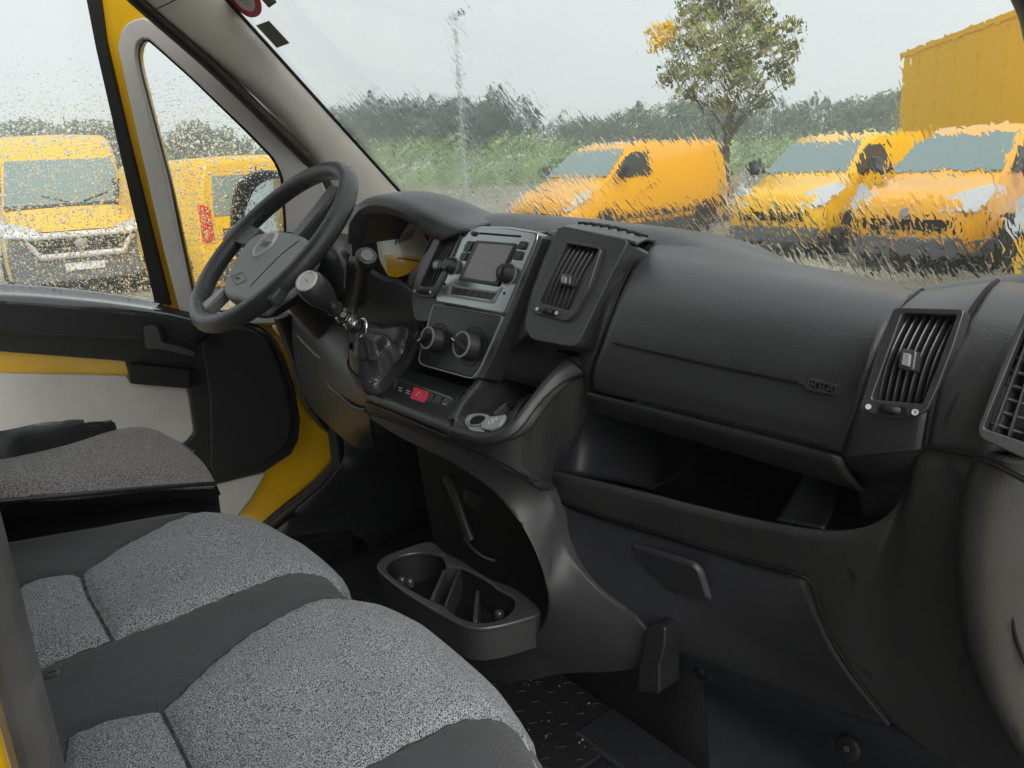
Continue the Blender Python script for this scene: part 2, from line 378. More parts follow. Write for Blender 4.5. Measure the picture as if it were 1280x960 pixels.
        sp = nt.nodes.new('ShaderNodeSeparateXYZ'); L(tc.outputs['Object'], sp.inputs[0])
        mr = N(nt, 'ShaderNodeMapRange'); mr.inputs['From Min'].default_value = .75; mr.inputs['From Max'].default_value = 1.45; mr.inputs['To Min'].default_value = 1.0; mr.inputs['To Max'].default_value = .12
        L(sp.outputs['Z'], mr.inputs['Value'])
        mu = N(nt, 'ShaderNodeMath', operation='MULTIPLY'); L(hs, mu.inputs[0]); L(mr.outputs[0], mu.inputs[1])
        bp = N(nt, 'ShaderNodeBump', Distance=.0080, Strength=1.0); L(mu.outputs[0], bp.inputs['Height'])
    L(bp.outputs[0], g.inputs['Normal'])
    return m
STREAM = .000105
# windscreen plane from the left pillar edge: foot (y .464, z 1.017), head (y .028, z 1.496)
WS_F, WS_T = V((0, .464, 1.017)), V((0, .028, 1.496)); WS_D = (WS_T-WS_F).normalized(); WS_ANG = math.atan2(WS_D.z, WS_D.y)
M['clean'] = glass('clean_glass', 'clean'); M['stream'] = glass('rain_streaked_glass', 'stream'); M['drops'] = glass('rain_dropped_glass', 'drops')
def pane(name, inner, outer_off, wet, parent):
    # real slab of glass: inner face clean, outer face carries the rain
    n = len(inner); vs_ = [V(p) for p in inner]+[V(p)+V(outer_off) for p in inner]
    fs = [tuple(range(n)), tuple(range(n, 2*n))]+[(i, (i+1) % n, n+(i+1) % n, n+i) for i in range(n)]
    o = mesh(name, vs_, fs, [M['clean'], wet], parent, smooth=False)
    k = V(outer_off).normalized()
    c0 = sum((V(p) for p in inner), V())/n
    for p in o.data.polygons: p.material_index = 1 if (V(p.center)-c0).dot(k) > V(outer_off).length*.75 else 0
    return o

def fabric(name, light, dark, scale, rib=0, warm=None):
    m, nt, b = new_mat(name); tc = nt.nodes.new('ShaderNodeTexCoord'); L = nt.links.new
    n1 = N(nt, 'ShaderNodeTexNoise', Scale=float(scale), Detail=2.0, Roughness=.7); L(tc.outputs['Object'], n1.inputs['Vector'])
    c = ramp(nt, n1.outputs['Fac'], [(.40, dark), (.5, tuple((a+d)/2 for a, d in zip(light, dark))), (.60, light)])
    n3 = N(nt, 'ShaderNodeTexNoise', Scale=6.0, Detail=4.0); L(tc.outputs['Object'], n3.inputs['Vector'])
    wr = ramp(nt, n3.outputs['Fac'], [(.3, (.86, .86, .86)), (.7, (1.0, 1.0, 1.0))])
    mx = nt.nodes.new('ShaderNodeMix'); mx.data_type = 'RGBA'; mx.blend_type = 'MULTIPLY'; mx.inputs['Factor'].default_value = 1; L(c, mx.inputs[6]); L(wr, mx.inputs[7])
    b.inputs['Roughness'].default_value = .9; b.inputs['Specular IOR Level'].default_value = .15
    b.inputs['Sheen Weight'].default_value = .15
    bp = N(nt, 'ShaderNodeBump', Distance=.0006, Strength=1.0)
    col, h = mx.outputs[2], n1.outputs['Fac']
    if rib:
        w = N(nt, 'ShaderNodeTexWave', Scale=float(rib), Distortion=.6); w.bands_direction = 'Y'; L(tc.outputs['Object'], w.inputs['Vector'])
        ad = N(nt, 'ShaderNodeMath', operation='MULTIPLY_ADD'); L(w.outputs['Fac'], ad.inputs[0]); ad.inputs[1].default_value = .5; L(h, ad.inputs[2]); h = ad.outputs[0]
    L(h, bp.inputs['Height']); L(bp.outputs[0], b.inputs['Normal'])
    L(col, b.inputs['Base Color'])
    return m, nt, b, col, bp
def seat_fabric(name, light, dark, scale, side, side2, rib, vinyl=None):
    # woven centre where the cushion attribute 'panel' is above zero, ribbed bolster cloth elsewhere, dark stitched seam between
    m, nt, b, col, bp = fabric(name, light, dark, scale)
    L = nt.links.new; tc = nt.nodes.new('ShaderNodeTexCoord')
    at = nt.nodes.new('ShaderNodeAttribute'); at.attribute_name = 'panel'
    w = N(nt, 'ShaderNodeTexWave', Scale=float(rib), Distortion=.8); w.bands_direction = 'DIAGONAL'; L(tc.outputs['Object'], w.inputs['Vector'])
    n2 = N(nt, 'ShaderNodeTexNoise', Scale=9.0, Detail=5.0); L(tc.outputs['Object'], n2.inputs['Vector'])
    ad = N(nt, 'ShaderNodeMath', operation='MULTIPLY_ADD'); L(w.outputs['Fac'], ad.inputs[0]); ad.inputs[1].default_value = .5; L(n2.outputs['Fac'], ad.inputs[2])
    sc = ramp(nt, ad.outputs[0], [(.35, side2), (1.0, side)])
    st = N(nt, 'ShaderNodeMapRange'); st.inputs['From Min'].default_value = -.0004; st.inputs['From Max'].default_value = .0004; L(at.outputs['Fac'], st.inputs['Value'])
    mx = nt.nodes.new('ShaderNodeMix'); mx.data_type = 'RGBA'; L(st.outputs[0], mx.inputs['Factor']); L(sc, mx.inputs[6]); L(col, mx.inputs[7])
    ab = N(nt, 'ShaderNodeMath', operation='ABSOLUTE'); L(at.outputs['Fac'], ab.inputs[0])
    sm = N(nt, 'ShaderNodeMapRange'); sm.inputs['From Min'].default_value = .0004; sm.inputs['From Max'].default_value = .0016; sm.inputs['To Min'].default_value = .25; L(ab.outputs[0], sm.inputs['Value'])
    m2 = nt.nodes.new('ShaderNodeMix'); m2.data_type = 'RGBA'; m2.blend_type = 'MULTIPLY'; m2.inputs['Factor'].default_value = 1; L(mx.outputs[2], m2.inputs[6]); L(sm.outputs[0], m2.inputs[7])
    L(m2.outputs[2], b.inputs['Base Color'])
    return m
M['bench'] = seat_fabric('bench_cloth', (.52, .53, .55), (.024, .027, .033), 760, (.082, .083, .088), (.062, .062, .066), 150)
M['tweed'] = seat_fabric('driver_seat_cloth', (.34, .32, .31), (.06, .055, .05), 520, (.012, .012, .014), (.010, .010, .012), 60)

# ------------------------------------------------------------------ van cab
cab = thing('van_cab', 'yellow van cab around the seats with beige pillar, rain streaked windscreen and black floor', 'van body', (0, -.3, .08))
box('floor_panel', (-.88, -1.0, .03), (.88, .62, .08), M['floor'], cab)
mesh('roof_panel', [(-.80, -1.0, 1.78), (.80, -1.0, 1.78), (.80, -.17, 1.78), (-.80, -.17, 1.78)], [(0, 1, 2, 3)], M['grey'], cab, solid=.04)
box('door_sill', (-.90, -1.0, .03), (-.80, .5, .17), M['recess'], cab, bevel=.01)
box('footwell_side', (-.86, .14, .05), (-.80, .62, .60), M['recess'], cab, bevel=.01)
box('rear_bulkhead', (-.9, -1.04, .03), (.9, -1.0, 1.78), M['grey'], cab)
box('front_bulkhead', (-.88, .62, .03), (.88, .66, .84), M['recess'], cab)
box('driver_side_pillar', (-.93, -1.0, .03), (-.86, -.86, 1.78), M['beige'], cab)
PSP = Plane((.9, 0, 0), (1, 0, 0))
# windscreen
wl = PX(515, 255, -.85); 
def ws(x, s): return V((x, WS_F.y, WS_F.z)) + WS_D*s
wn_ = V((0, WS_D.z, -WS_D.y)).normalized()
if wn_.y < 0: wn_ = -wn_
pane('windscreen', [ws(-.86, -.22), ws(.86, -.22), ws(.86, .98), ws(-.86, .98)], wn_*.006, M['stream'], cab)
tube('windscreen_seal', [ws(-.848, s)-wn_*.004 for s in (-.05, .3, .65, .98)], .006, M['seal'], cab)
box('windscreen_header', (-.84, -.24, 1.70), (.84, -.15, 1.80), M['beige'], cab)
# left pillar: windscreen edge, ridge, gap edge
edge = [PX(x, y, -.846) for x, y in [(560, 305), (516, 258), (400, 130), (286, 4), (215, -75)]]
ridge = [PX(x, y, -.838) for x, y in [(550, 310), (506, 262), (388, 132), (273, 4), (203, -75)]]
mid = [PX(x, y, -.85) for x, y in [(480, 318), (455, 275), (365, 150), (230, 4), (160, -75)]]
gap = [PX(x, y, -.885) for x, y in [(425, 330), (416, 270), (392, 208), (330, 132), (203, 20), (120, -60)]]
inn = [p+V((-.05, .03, .0)) for p in gap]
patch('pillar_trim', [edge, ridge, mid, gap, inn], M['beige'], cab, n=40, m=24, solid=.006)
gp = Plane(PX(450, 275, -.845), (1, -.25, .1))
ring('speaker_grille', gp, [(439, 247), (455, 243), (463, 252), (459, 280), (436, 281), (432, 268)], [(441, 250), (454, 246), (460, 254), (456, 277), (438, 278), (435, 268)], M['beige'], cab, -.002, .004, ro=5, ri=4)
slab('speaker_mesh', gp, [(441, 250), (454, 246), (460, 254), (456, 277), (438, 278), (435, 268)], plastic('speaker_cloth', (.33, .30, .265), .8, 420, .003, .2), cab, -.006, .002, r=4)
tube('roof_seam', [PX(188, 15, -.866)+V((.004, 0, 0)), PX(215, 2, -.855)+V((.004, 0, 0)), PX(245, -12, -.85)+V((.005, 0, 0))], .0012, M['seal'], cab)
# door aperture seal on the body side
tube('door_seal', [PX(x, y, v) for x, y, v in [(105, -60, -.905), (180, 8, -.9), (262, 80, -.89), (335, 150, -.87), (397, 214, -.845), (413, 245, -.84), (420, 285, -.84)]], .016, M['brownseal'], cab, res=40)
tube('sill_seal', [PX(x, y, -.86) for x, y in [(352, 395), (371, 445), (383, 490), (402, 522), (428, 548), (426, 574), (400, 606), (355, 642), (300, 690)]], .021, M['brownseal'], cab, res=48)
# inner side body under the dash on the driver's side
patch('side_lining', [PYs([(352, 390, .16), (372, 445, .16), (385, 490, .16), (405, 520, .14), (430, 548, .13), (430, 575, .10), (405, 608, .06), (360, 645, 0), (300, 700, -.1)]),
      [(-.80, .5, .9), (-.80, .5, .8), (-.80, .5, .7), (-.80, .5, .55), (-.8, .5, .4), (-.8, .45, .2), (-.8, .35, .1), (-.8, .1, .08), (-.8, -.2, .08)]], M['lower'], cab, n=30, m=6)
# passenger door pillar close to the camera
pil = V(PX(45, 810, .86))
e0, e1 = PX(-2, 652, .86), PX(96, 980, .86); ey = (e0.y+e1.y)/2
yb = PX(10, 925, .90).y
box('passenger_pillar_trim', (.80, -1.0, .03), (.86, ey, 1.75), M['greystrip'], cab, bevel=.006)
box('passenger_pillar', (.862, -1.0, -.1), (.93, yb, 1.75), M['yellow'], cab, bevel=.005)
tube('grab_handle', [PY(1310, 44, -.03), PY(1305, 14, -.06), PY(1293, -20, -.10), PY(1277, -66, -.14)], .014, M['satin'], cab, res=16)
tube('handle_mount', [PY(1310, 44, -.03), PY(1310, 44, -.03)+V((.02, .06, -.01)), V((.875, .10, PY(1310, 44, -.03).z-.01))], .012, M['satin'], cab, res=10)
# passenger side pillar, hinge post and the closed end of the cab under it
pe = [V((.852, WS_F.y, WS_F.z))+WS_D*s for s in (-.06, .2, .45, .7, .95)]
patch('pillar_trim', [[p+V((-.004, -.004, -.003)) for p in pe], [p+V((.01, -.03, -.02)) for p in pe], [p+V((.05, -.07, -.05)) for p in pe], [p+V((.085, -.05, -.05)) for p in pe], [p+V((.09, .02, .0)) for p in pe]], M['beige'], cab, n=30, m=16, solid=.006)
tube('windscreen_seal', [p-wn_*.004+V((-.004, 0, 0)) for p in pe], .006, M['seal'], cab)
box('hinge_post', (.905, .26, -.1), (.955, .66, 1.0), M['yellow'], cab, bevel=.012)
box('dash_side', (.875, .20, .08), (.903, .62, .93), M['lower'], cab, bevel=.006)
# cab shell outside
box('bonnet', (-.86, .66, .2), (.86, 1.25, .62), M['yellow'], cab, bevel=.06)

# ------------------------------------------------------------------ stickers on the windscreen
sp = Plane(ws(0, .5)-wn_*.0012, wn_, (1, 0, 0))
st = thing('round_sticker', 'round white sticker with red border on the windscreen beside the pillar', 'sticker', sp.at(308, 2))
ring('border', sp, curve2([(284, -6), (290, -20), (306, -22), (320, -10), (327, 8), (325, 18), (314, 22), (300, 15), (290, 5)], 40), curve2([(291, -6), (296, -16), (306, -16), (315, -6), (319, 8), (316, 14), (308, 13), (300, 8), (294, 1)], 40), M['red'], st, -.0001, .0005, bevel=0)
slab('face', sp, curve2([(291, -6), (296, -16), (306, -16), (315, -6), (319, 8), (316, 14), (308, 13), (300, 8), (294, 1)], 40), M['print'], st, -.0001, .0004, bevel=0)
for i, (a, b_) in enumerate((((296, -4), (311, -2)), ((298, 0), (312, 3)), ((303, 4), (314, 7)))):
    tube('text_line', [sp.at(*a, .0006), sp.at(*b_, .0006)], .0006, M['dimprint'], st, n=4)
mc = plastic('sticker_grey', (.12, .12, .105), .5, 900, 0, .3)
s2 = tag(slab('label_sticker', sp, [(320, 32), (336, 26), (362, 54), (346, 60)], mc, None, -.0001, .0005, bevel=0), 'dark grey rectangular sticker on the windscreen below the round one', 'sticker')
s3 = tag(slab('label_sticker', sp, [(322, -6), (334, -12), (346, 3), (336, 10)], mc, None, -.0001, .0005, bevel=0), 'small dark grey sticker at the top of the windscreen beside the round one', 'sticker')

# ------------------------------------------------------------------ driver's door, standing ajar
TH = rad(40); HIN = V((-.92, .12, 0)); DD = V((-math.sin(TH), -math.cos(TH), 0)); DP = Plane(HIN, V((DD.y, -DD.x, 0)), -DD)
door = thing('driver_door', 'open driver door with black trim, beige card and rain dotted window glass', 'door', HIN+V((0, 0, .1)))
ring('window_frame', DP, [(106, -80), (150, -42), (192, 8), (262, 75), (333, 145), (394, 212), (414, 262), (420, 320), (415, 400), (300, 410), (207, 396), (160, 178), (131, 50)],
     [(170, 70), (174, 50), (184, 46), (196, 56), (240, 97), (312, 166), (343, 198), (353, 222), (357, 290), (352, 385), (300, 390), (244, 388), (208, 223), (174, 90)], M['yellow'], door, -.03, .006, ri=6)
ring('quarter_window_trim', DP, [(147, 60), (150, 40), (162, 25), (182, 21), (220, 46), (275, 94), (345, 157), (393, 206), (407, 240), (410, 320), (404, 402), (320, 405), (226, 396), (206, 320), (172, 172)],
     [(167, 66), (171, 51), (182, 46), (194, 56), (240, 97), (311, 165), (343, 198), (354, 222), (358, 290), (353, 388), (300, 392), (242, 390), (207, 223), (172, 92)], M['beige2'], door, .007, .026, ri=8, bevel=.004)
ring('quarter_window_seal', DP, [(166, 64), (170, 50), (182, 45), (195, 55), (241, 96), (312, 164), (345, 197), (356, 222), (360, 290), (355, 390), (300, 394), (241, 392), (205, 223), (171, 92)],
     [(170, 64), (174, 53), (182, 49), (193, 58), (239, 99), (309, 167), (341, 200), (351, 223), (355, 290), (350, 386), (300, 389), (245, 388), (210, 223), (175, 92)], M['seal'], door, -.005, .012, ri=8, ro=8, bevel=0)
slab('window_seal', DP, [(100, -40), (119, -40), (131, 50), (161, 178), (212, 382), (193, 378), (147, 180), (120, 62)], M['seal'], door, -.015, .02)
def dpts(L, h): return [DP.at(x, y, h) for x, y in L]
pane('window_glass', dpts([(-330, -130), (112, -80), (135, 62), (157, 180), (206, 386), (-330, 372)], -.008), -DP.n*.004, M['drops'], door)
pane('quarter_glass', dpts([(165, 45), (184, 40), (314, 160), (350, 195), (360, 230), (362, 392), (240, 394), (202, 220)], -.014), -DP.n*.004, M['drops'], door)
slab('door_panel', DP, [(-340, 372), (215, 392), (330, 400), (362, 436), (376, 485), (390, 512), (424, 543), (422, 570), (396, 600), (350, 640), (300, 720), (-340, 760)], M['yellow'], door, -.05, .0, bevel=.012)
M['wet'] = plastic('wet_black_ledge', (.02, .02, .022), .16, 60, .0006, .8, coat=1)
patch('belt_ledge', [dpts([(-340, 350), (0, 355), (100, 362), (196, 377), (240, 391)], -.008), dpts([(-340, 360), (0, 364), (100, 371), (200, 385), (244, 396)], .03), dpts([(-340, 366), (0, 371), (120, 380), (206, 391), (248, 401)], .068), dpts([(-340, 374), (0, 379), (120, 388), (206, 398), (248, 408)], .074)], M['wet'], door, n=40, m=16)
slab('arm_trim', DP, [(-340, 366), (0, 372), (120, 381), (210, 391), (248, 400), (252, 432), (160, 427), (0, 418), (-340, 415)], M['black'], door, .0, .075, bevel=.018)
slab('door_trim', DP, [(-340, 400), (160, 415), (240, 396), (300, 402), (320, 408), (338, 420), (352, 446), (366, 485), (373, 526), (371, 552), (362, 569), (330, 590), (271, 606), (262, 604), (222, 580), (214, 564), (233, 553), (244, 541), (236, 485), (163, 479), (155, 452), (0, 440), (-340, 434)], M['black'], door, .0, .022, bevel=.006)
slab('speaker_panel', DP, [(248, 410), (300, 408), (316, 412), (332, 424), (345, 450), (358, 486), (365, 526), (362, 548), (354, 562), (325, 582), (272, 597), (262, 585), (262, 500)], M['black'], door, .02, .034, r=8, bevel=.008)
slab('door_card', DP, [(-340, 464), (0, 467), (158, 470), (163, 479), (234, 485), (242, 540), (233, 552), (216, 562), (-340, 620)], M['beige2'], door, .0, .014, r=3, bevel=.004)
slab('lower_card', DP, [(264, 606), (332, 591), (313, 625), (285, 660), (230, 660)], M['beige2'], door, .0, .012, bevel=.003)
slab('handle_recess', DP, [(176, 404), (200, 404), (246, 432), (246, 448), (196, 445), (176, 438)], M['recess'], door, .07, .078, r=5, bevel=.001)
slab('door_handle', DP, [(179, 408), (193, 407), (199, 416), (202, 428), (240, 440), (244, 446), (200, 436), (182, 436)], M['dash'], door, .076, .092, r=4, bevel=.004)
slab('card_step', DP, [(160, 455), (236, 462), (238, 486), (163, 480)], M['recess'], door, .02, .045, bevel=.004)
# door mirror outside the quarter glass
MP = Plane(HIN+DD*.12-DP.n*.20, V((.55, -.83, .05)))
slab('mirror_housing', MP, [(284, 300), (284, 262), (290, 232), (302, 218), (320, 212), (345, 213), (372, 222), (380, 300), (360, 345), (300, 345)], M['satin'], door, -.10, .0, r=10, bevel=.02)
slab('mirror_glass', MP, [(300, 305), (308, 258), (318, 236), (330, 226), (350, 222), (368, 232), (372, 300), (356, 335), (306, 335)], plastic('mirror_silver', (.55, .58, .6), .06, 900, 0, .5, metal=1), door, .0, .004, r=8)
# ------------------------------------------------------------------ dashboard
dash = thing('dashboard', 'black plastic dashboard with centre stack, air vents, airbag cover and open tray', 'dashboard', (.2, .2, .08))
SN = V((0, -.94, .342))                               # the centre stack leans forward at its top
SP = Plane(PY(618, 296, .0), SN)                      # face of the radio and climate panel
# base body: lofted cross sections (y, z) from the windscreen foot over the crest and down behind the panels
def sec(x, ps): return [V((x, y, z)) for y, z in ps]
def dsec(x, zc): return sec(x, [(.60, zc-.19), (.40, zc-.085), (.24, zc-.030), (.15, zc-.006), (.09, zc), (.045, zc-.03), (.03, zc-.12)])
secs = [sec(-.88, [(.60, .85), (.50, .90), (.40, .93), (.28, .94), (.20, .93), (.18, .90), (.2, .80)]),
        sec(-.60, [(.60, .86), (.50, .91), (.40, .95), (.26, .965), (.18, .94), (.16, .90), (.2, .80)]),
        sec(-.30, [(.60, .88), (.50, .94), (.40, .97), (.26, .99), (.16, .97), (.14, .92), (.2, .80)]),
        sec(-.10, [(.60, .88), (.50, .94), (.38, .985), (.20, 1.012), (.06, 1.0), (.04, .95), (.1, .80)]),
        sec(.00, [(.60, .87), (.45, .95), (.30, 1.0), (.16, 1.022), (.06, 1.030), (.012, .99), (-.03, .82)]),
        sec(.20, [(.60, .87), (.45, .95), (.30, .995), (.16, 1.020), (.07, 1.028), (.012, .99), (-.03, .82)]),
        sec(.29, [(.60, .86), (.45, .945), (.30, .99), (.16, 1.014), (.07, 1.024), (.015, .99), (-.01, .82)]),
        dsec(.36, 1.015), dsec(.43, .997), dsec(.55, .983), dsec(.66, .970), dsec(.72, .983), dsec(.80, .998), dsec(.90, 1.0)]
patch('dash_body', secs, M['dash'], dash, n=44, m=90, solid=.006)
# airbag cover
lb = [(815, 306, .06), (800, 322, .015), (785, 348, -.02), (768, 390, -.055), (755, 428, -.068), (743, 462, -.068), (742, 488, -.055)]
rb = [(1143, 368, .06), (1132, 377, .0), (1112, 402, -.035), (1094, 447, -.06), (1083, 480, -.068), (1068, 530, -.068), (1053, 566, -.055)]
rows = [[V((.385, .24, .982)), V((.70, .24, .943))], [V((.385, .15, 1.001)), V((.70, .15, .966))], [V((.39, .10, 1.009)), V((.70, .10, .974))]]
rows += [[PY(*a), PY(*b_)] for a, b_ in zip(lb, rb)]
cover = patch('airbag_cover', rows, M['dash'], dash, n=40, m=60, solid=.006)
# fine joint across the cover, and its embossed word frame
def cov(x, y): return PY(x, y, -.0705)
tube('cover_joint', [cov(768, 429), cov(900, 458), cov(1007, 480)], .0014, M['recess'], dash, n=6)
AP = Plane(cov(1027, 484), (0, -1, .12))
ring('word_frame', AP, [(1009, 473), (1046, 482), (1044, 494), (1007, 486)], [(1011, 475), (1044, 483.5), (1042, 492), (1009.5, 484.5)], M['slat'], dash, -.002, .0042, ro=3, ri=2, bevel=0)
text('airbag_word', 'AIRBAG', AP.at(1026.5, 483.5, .0035), AP.at(1043, 488)-AP.at(1010, 480), AP.y, .0125, M['slat'], dash)
# frame of the cover: dark gap line left and right
tube('cover_gap', [PY(x, y, v+.004) for x, y, v in [(812, 306, .06), (797, 322, .015), (781, 348, -.02), (764, 390, -.055), (751, 428, -.066), (739, 462, -.066), (738, 490, -.052)]], .0022, M['recess'], dash, res=30, n=8)
tube('cover_gap', [PY(x, y, v+.004) for x, y, v in [(1153, 362, .06), (1135, 377, .0), (1115, 402, -.035), (1097, 447, -.06), (1086, 480, -.066), (1071, 530, -.066), (1056, 568, -.052)]], .0018, M['recess'], dash, res=30, n=8)
# side of the middle pod running into the cover's left edge
patch('cover_surround', [PYs([(790, 300, .06), (772, 318, .02), (758, 345, -.01), (745, 375, -.02), (728, 412, -.015), (716, 440, -.005), (722, 470, .0)]),
                         PYs([(812, 306, .066), (797, 322, .02), (781, 348, -.015), (764, 390, -.05), (751, 428, -.062), (739, 464, -.062), (738, 492, -.048)])], M['dash'], dash, n=36, m=8)
# underside below the cover, down to the tray ceiling
patch('cover_underside', [PYs([(736, 489, -.05), (742, 491, -.053), (900, 530, -.053), (1054, 570, -.053)]), PYs([(738, 494, -.044), (745, 497, -.044), (900, 538, -.044), (1057, 578, -.044)]),
                          [V((.33, .0, .80)), V((.37, .0, .80)), V((.55, .0, .80)), V((.70, .0, .80))], [V((.33, .22, .79)), V((.4, .22, .79)), V((.55, .22, .79)), V((.72, .22, .79))]], M['lower'], dash, n=30, m=20)
# tray recess: back, floor, right side and the sloping rib inside
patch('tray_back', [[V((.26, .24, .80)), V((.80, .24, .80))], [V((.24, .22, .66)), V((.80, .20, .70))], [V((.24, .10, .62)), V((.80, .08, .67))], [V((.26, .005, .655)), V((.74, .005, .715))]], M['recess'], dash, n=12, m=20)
patch('tray_rib', [PYs([(1012, 565, .06), (1006, 590, .05), (985, 628, .02), (970, 650, .0)]), PYs([(1050, 570, .08), (1050, 600, .07), (1040, 640, .03), (1030, 660, .0)])], M['lower'], dash, n=16, m=8)
tube('tray_joint', [PY(884, 556, .16), PY(850, 590, .1), (PY(812, 612, .02))], .0008, M['slat'], dash, n=6, res=10)
# lip band and right body in one skin
top = [(684, 586, -.018), (690, 588, -.03), (740, 600, -.036), (800, 614, -.038), (900, 639, -.038), (1000, 659, -.038), (1060, 662, -.038), (1100, 650, -.042), (1128, 622, -.05), (1143, 590, -.06), (1153, 559, -.088), (1195, 566, -.094), (1237, 579, -.1)]
low = [(684, 612, -.012), (690, 622, -.014), (732, 637, -.018), (775, 651, -.018), (860, 677, -.016), (935, 700, -.01), (1006, 721, -.004), (1020, 745, .004), (1038, 795, .022), (1062, 835, .038), (1110, 900, .07), (1190, 960, .07), (1300, 985, .01)]
TOP, LOW = PYs(top), PYs(low)
def band(a, b, f, off=(0, 0, 0)): return [p.lerp(q, f)+V(off) for p, q in zip(a, b)]
col_top = PYs([(1237, 579, -.1), (1237, 579, -.1)])
patch('tray_lip', [band(TOP, LOW, 0, (0, .012, -.006)), TOP]+[band(TOP, LOW, f, (0, -.006*(1-f)*min(1, f*8), 0)) for f in (.12, .35, .6, .85, 1.0)], M['dash_wet'], dash, n=90, m=40, solid=.005)
# joint between lip band and lower box
tube('lip_joint', PYs([(690, 623, -.016), (732, 638, -.019), (775, 652, -.019), (860, 678, -.017), (935, 701, -.011), (1004, 720.5, -.006), (1014, 728, -.002), (1020, 745, .002), (1038, 795, .020), (1062, 835, .036), (1108, 898, .067)]), .0022, M['recess'], dash, n=8, res=60)
# right column, turning towards the door opening
e_edge = PYs([(1240, 566, -.102), (1222, 625, -.102), (1211, 690, -.096), (1211, 750, -.08), (1222, 820, -.055), (1248, 890, -.03), (1290, 960, -.01)])
e_a = [p+V((.012, .001, 0)) for p in e_edge]; e_b = [p+V((.03, .016, 0)) for p in e_edge]; e_c = [p+V((.05, .06, 0)) for p in e_edge]; e_d = [V((.90, .25, p.z)) for p in e_edge]
patch('right_column', [[p+V((-.012, .004, 0)) for p in e_edge], e_edge, e_a, e_b, e_c, e_d], M['dash_wet'], dash, n=40, m=30)
tube('column_joint', PYs([(1157, 558, -.096), (1195, 565, -.102), (1232, 576, -.108), (1262, 590, -.108), (1284, 602, -.105)]), .0022, M['recess'], dash, n=8, res=30)
tube('column_joint', PYs([(1280, 600, -.092), (1266, 660, -.088), (1262, 720, -.075), (1268, 790, -.058), (1290, 850, -.04)]), .0016, M['recess'], dash, n=8, res=30)
# end cap with the side vent
ca = PYs([(1247, 351, .06), (1232, 364, .0), (1212, 393, -.045), (1195, 425, -.066), (1176, 470, -.085), (1164, 515, -.094), (1156, 560, -.095)])
def rt(L, dx, dy): return [p+V((dx, dy, 0)) for p in L]
ecap = [ca, rt(ca, .05, -.004), [V((.835, p.y+.006, p.z)) for p in ca], [V((.90, p.y+.02, p.z)) for p in ca], [V((.93, p.y+.06, p.z)) for p in ca]]
ecap = [[V((p.x, p.y, p.z)) for p in r] for r in ecap]
patch('end_cap', ecap, M['dash_wet'], dash, n=40, m=24)
tube('cap_joint', [p+V((0, -.0005, 0)) for p in ca], .0022, M['recess'], dash, n=8, res=40)
# skin between the right vent pod and the end cap
pa = PYs([(1142, 364, .06), (1130, 380, -.002), (1110, 405, -.037), (1092, 450, -.062), (1081, 483, -.070), (1066, 532, -.070), (1054, 568, -.057)])
pod3 = patch('vent_pod', [pa, [a.lerp(b_, .12)+V((0, -.008, 0)) for a, b_ in zip(pa, ca)], [a.lerp(b_, .5)+V((0, -.009, 0)) for a, b_ in zip(pa, ca)], [a.lerp(b_, .9)+V((0, -.006, 0)) for a, b_ in zip(pa, ca)], ca], M['dash'], dash, n=110, m=60)
patch('pod_skirt', [PYs([(1052, 565, -.056), (1100, 569, -.083), (1157, 558, -.092)]), PYs([(1055, 574, -.05), (1102, 580, -.074), (1152, 576, -.08)]), PYs([(1066, 594, -.01), (1106, 602, -.03), (1148, 596, -.06)]), PYs([(1080, 650, .0), (1106, 646, -.01), (1132, 626, -.042)])], M['lower'], dash, n=24, m=24)

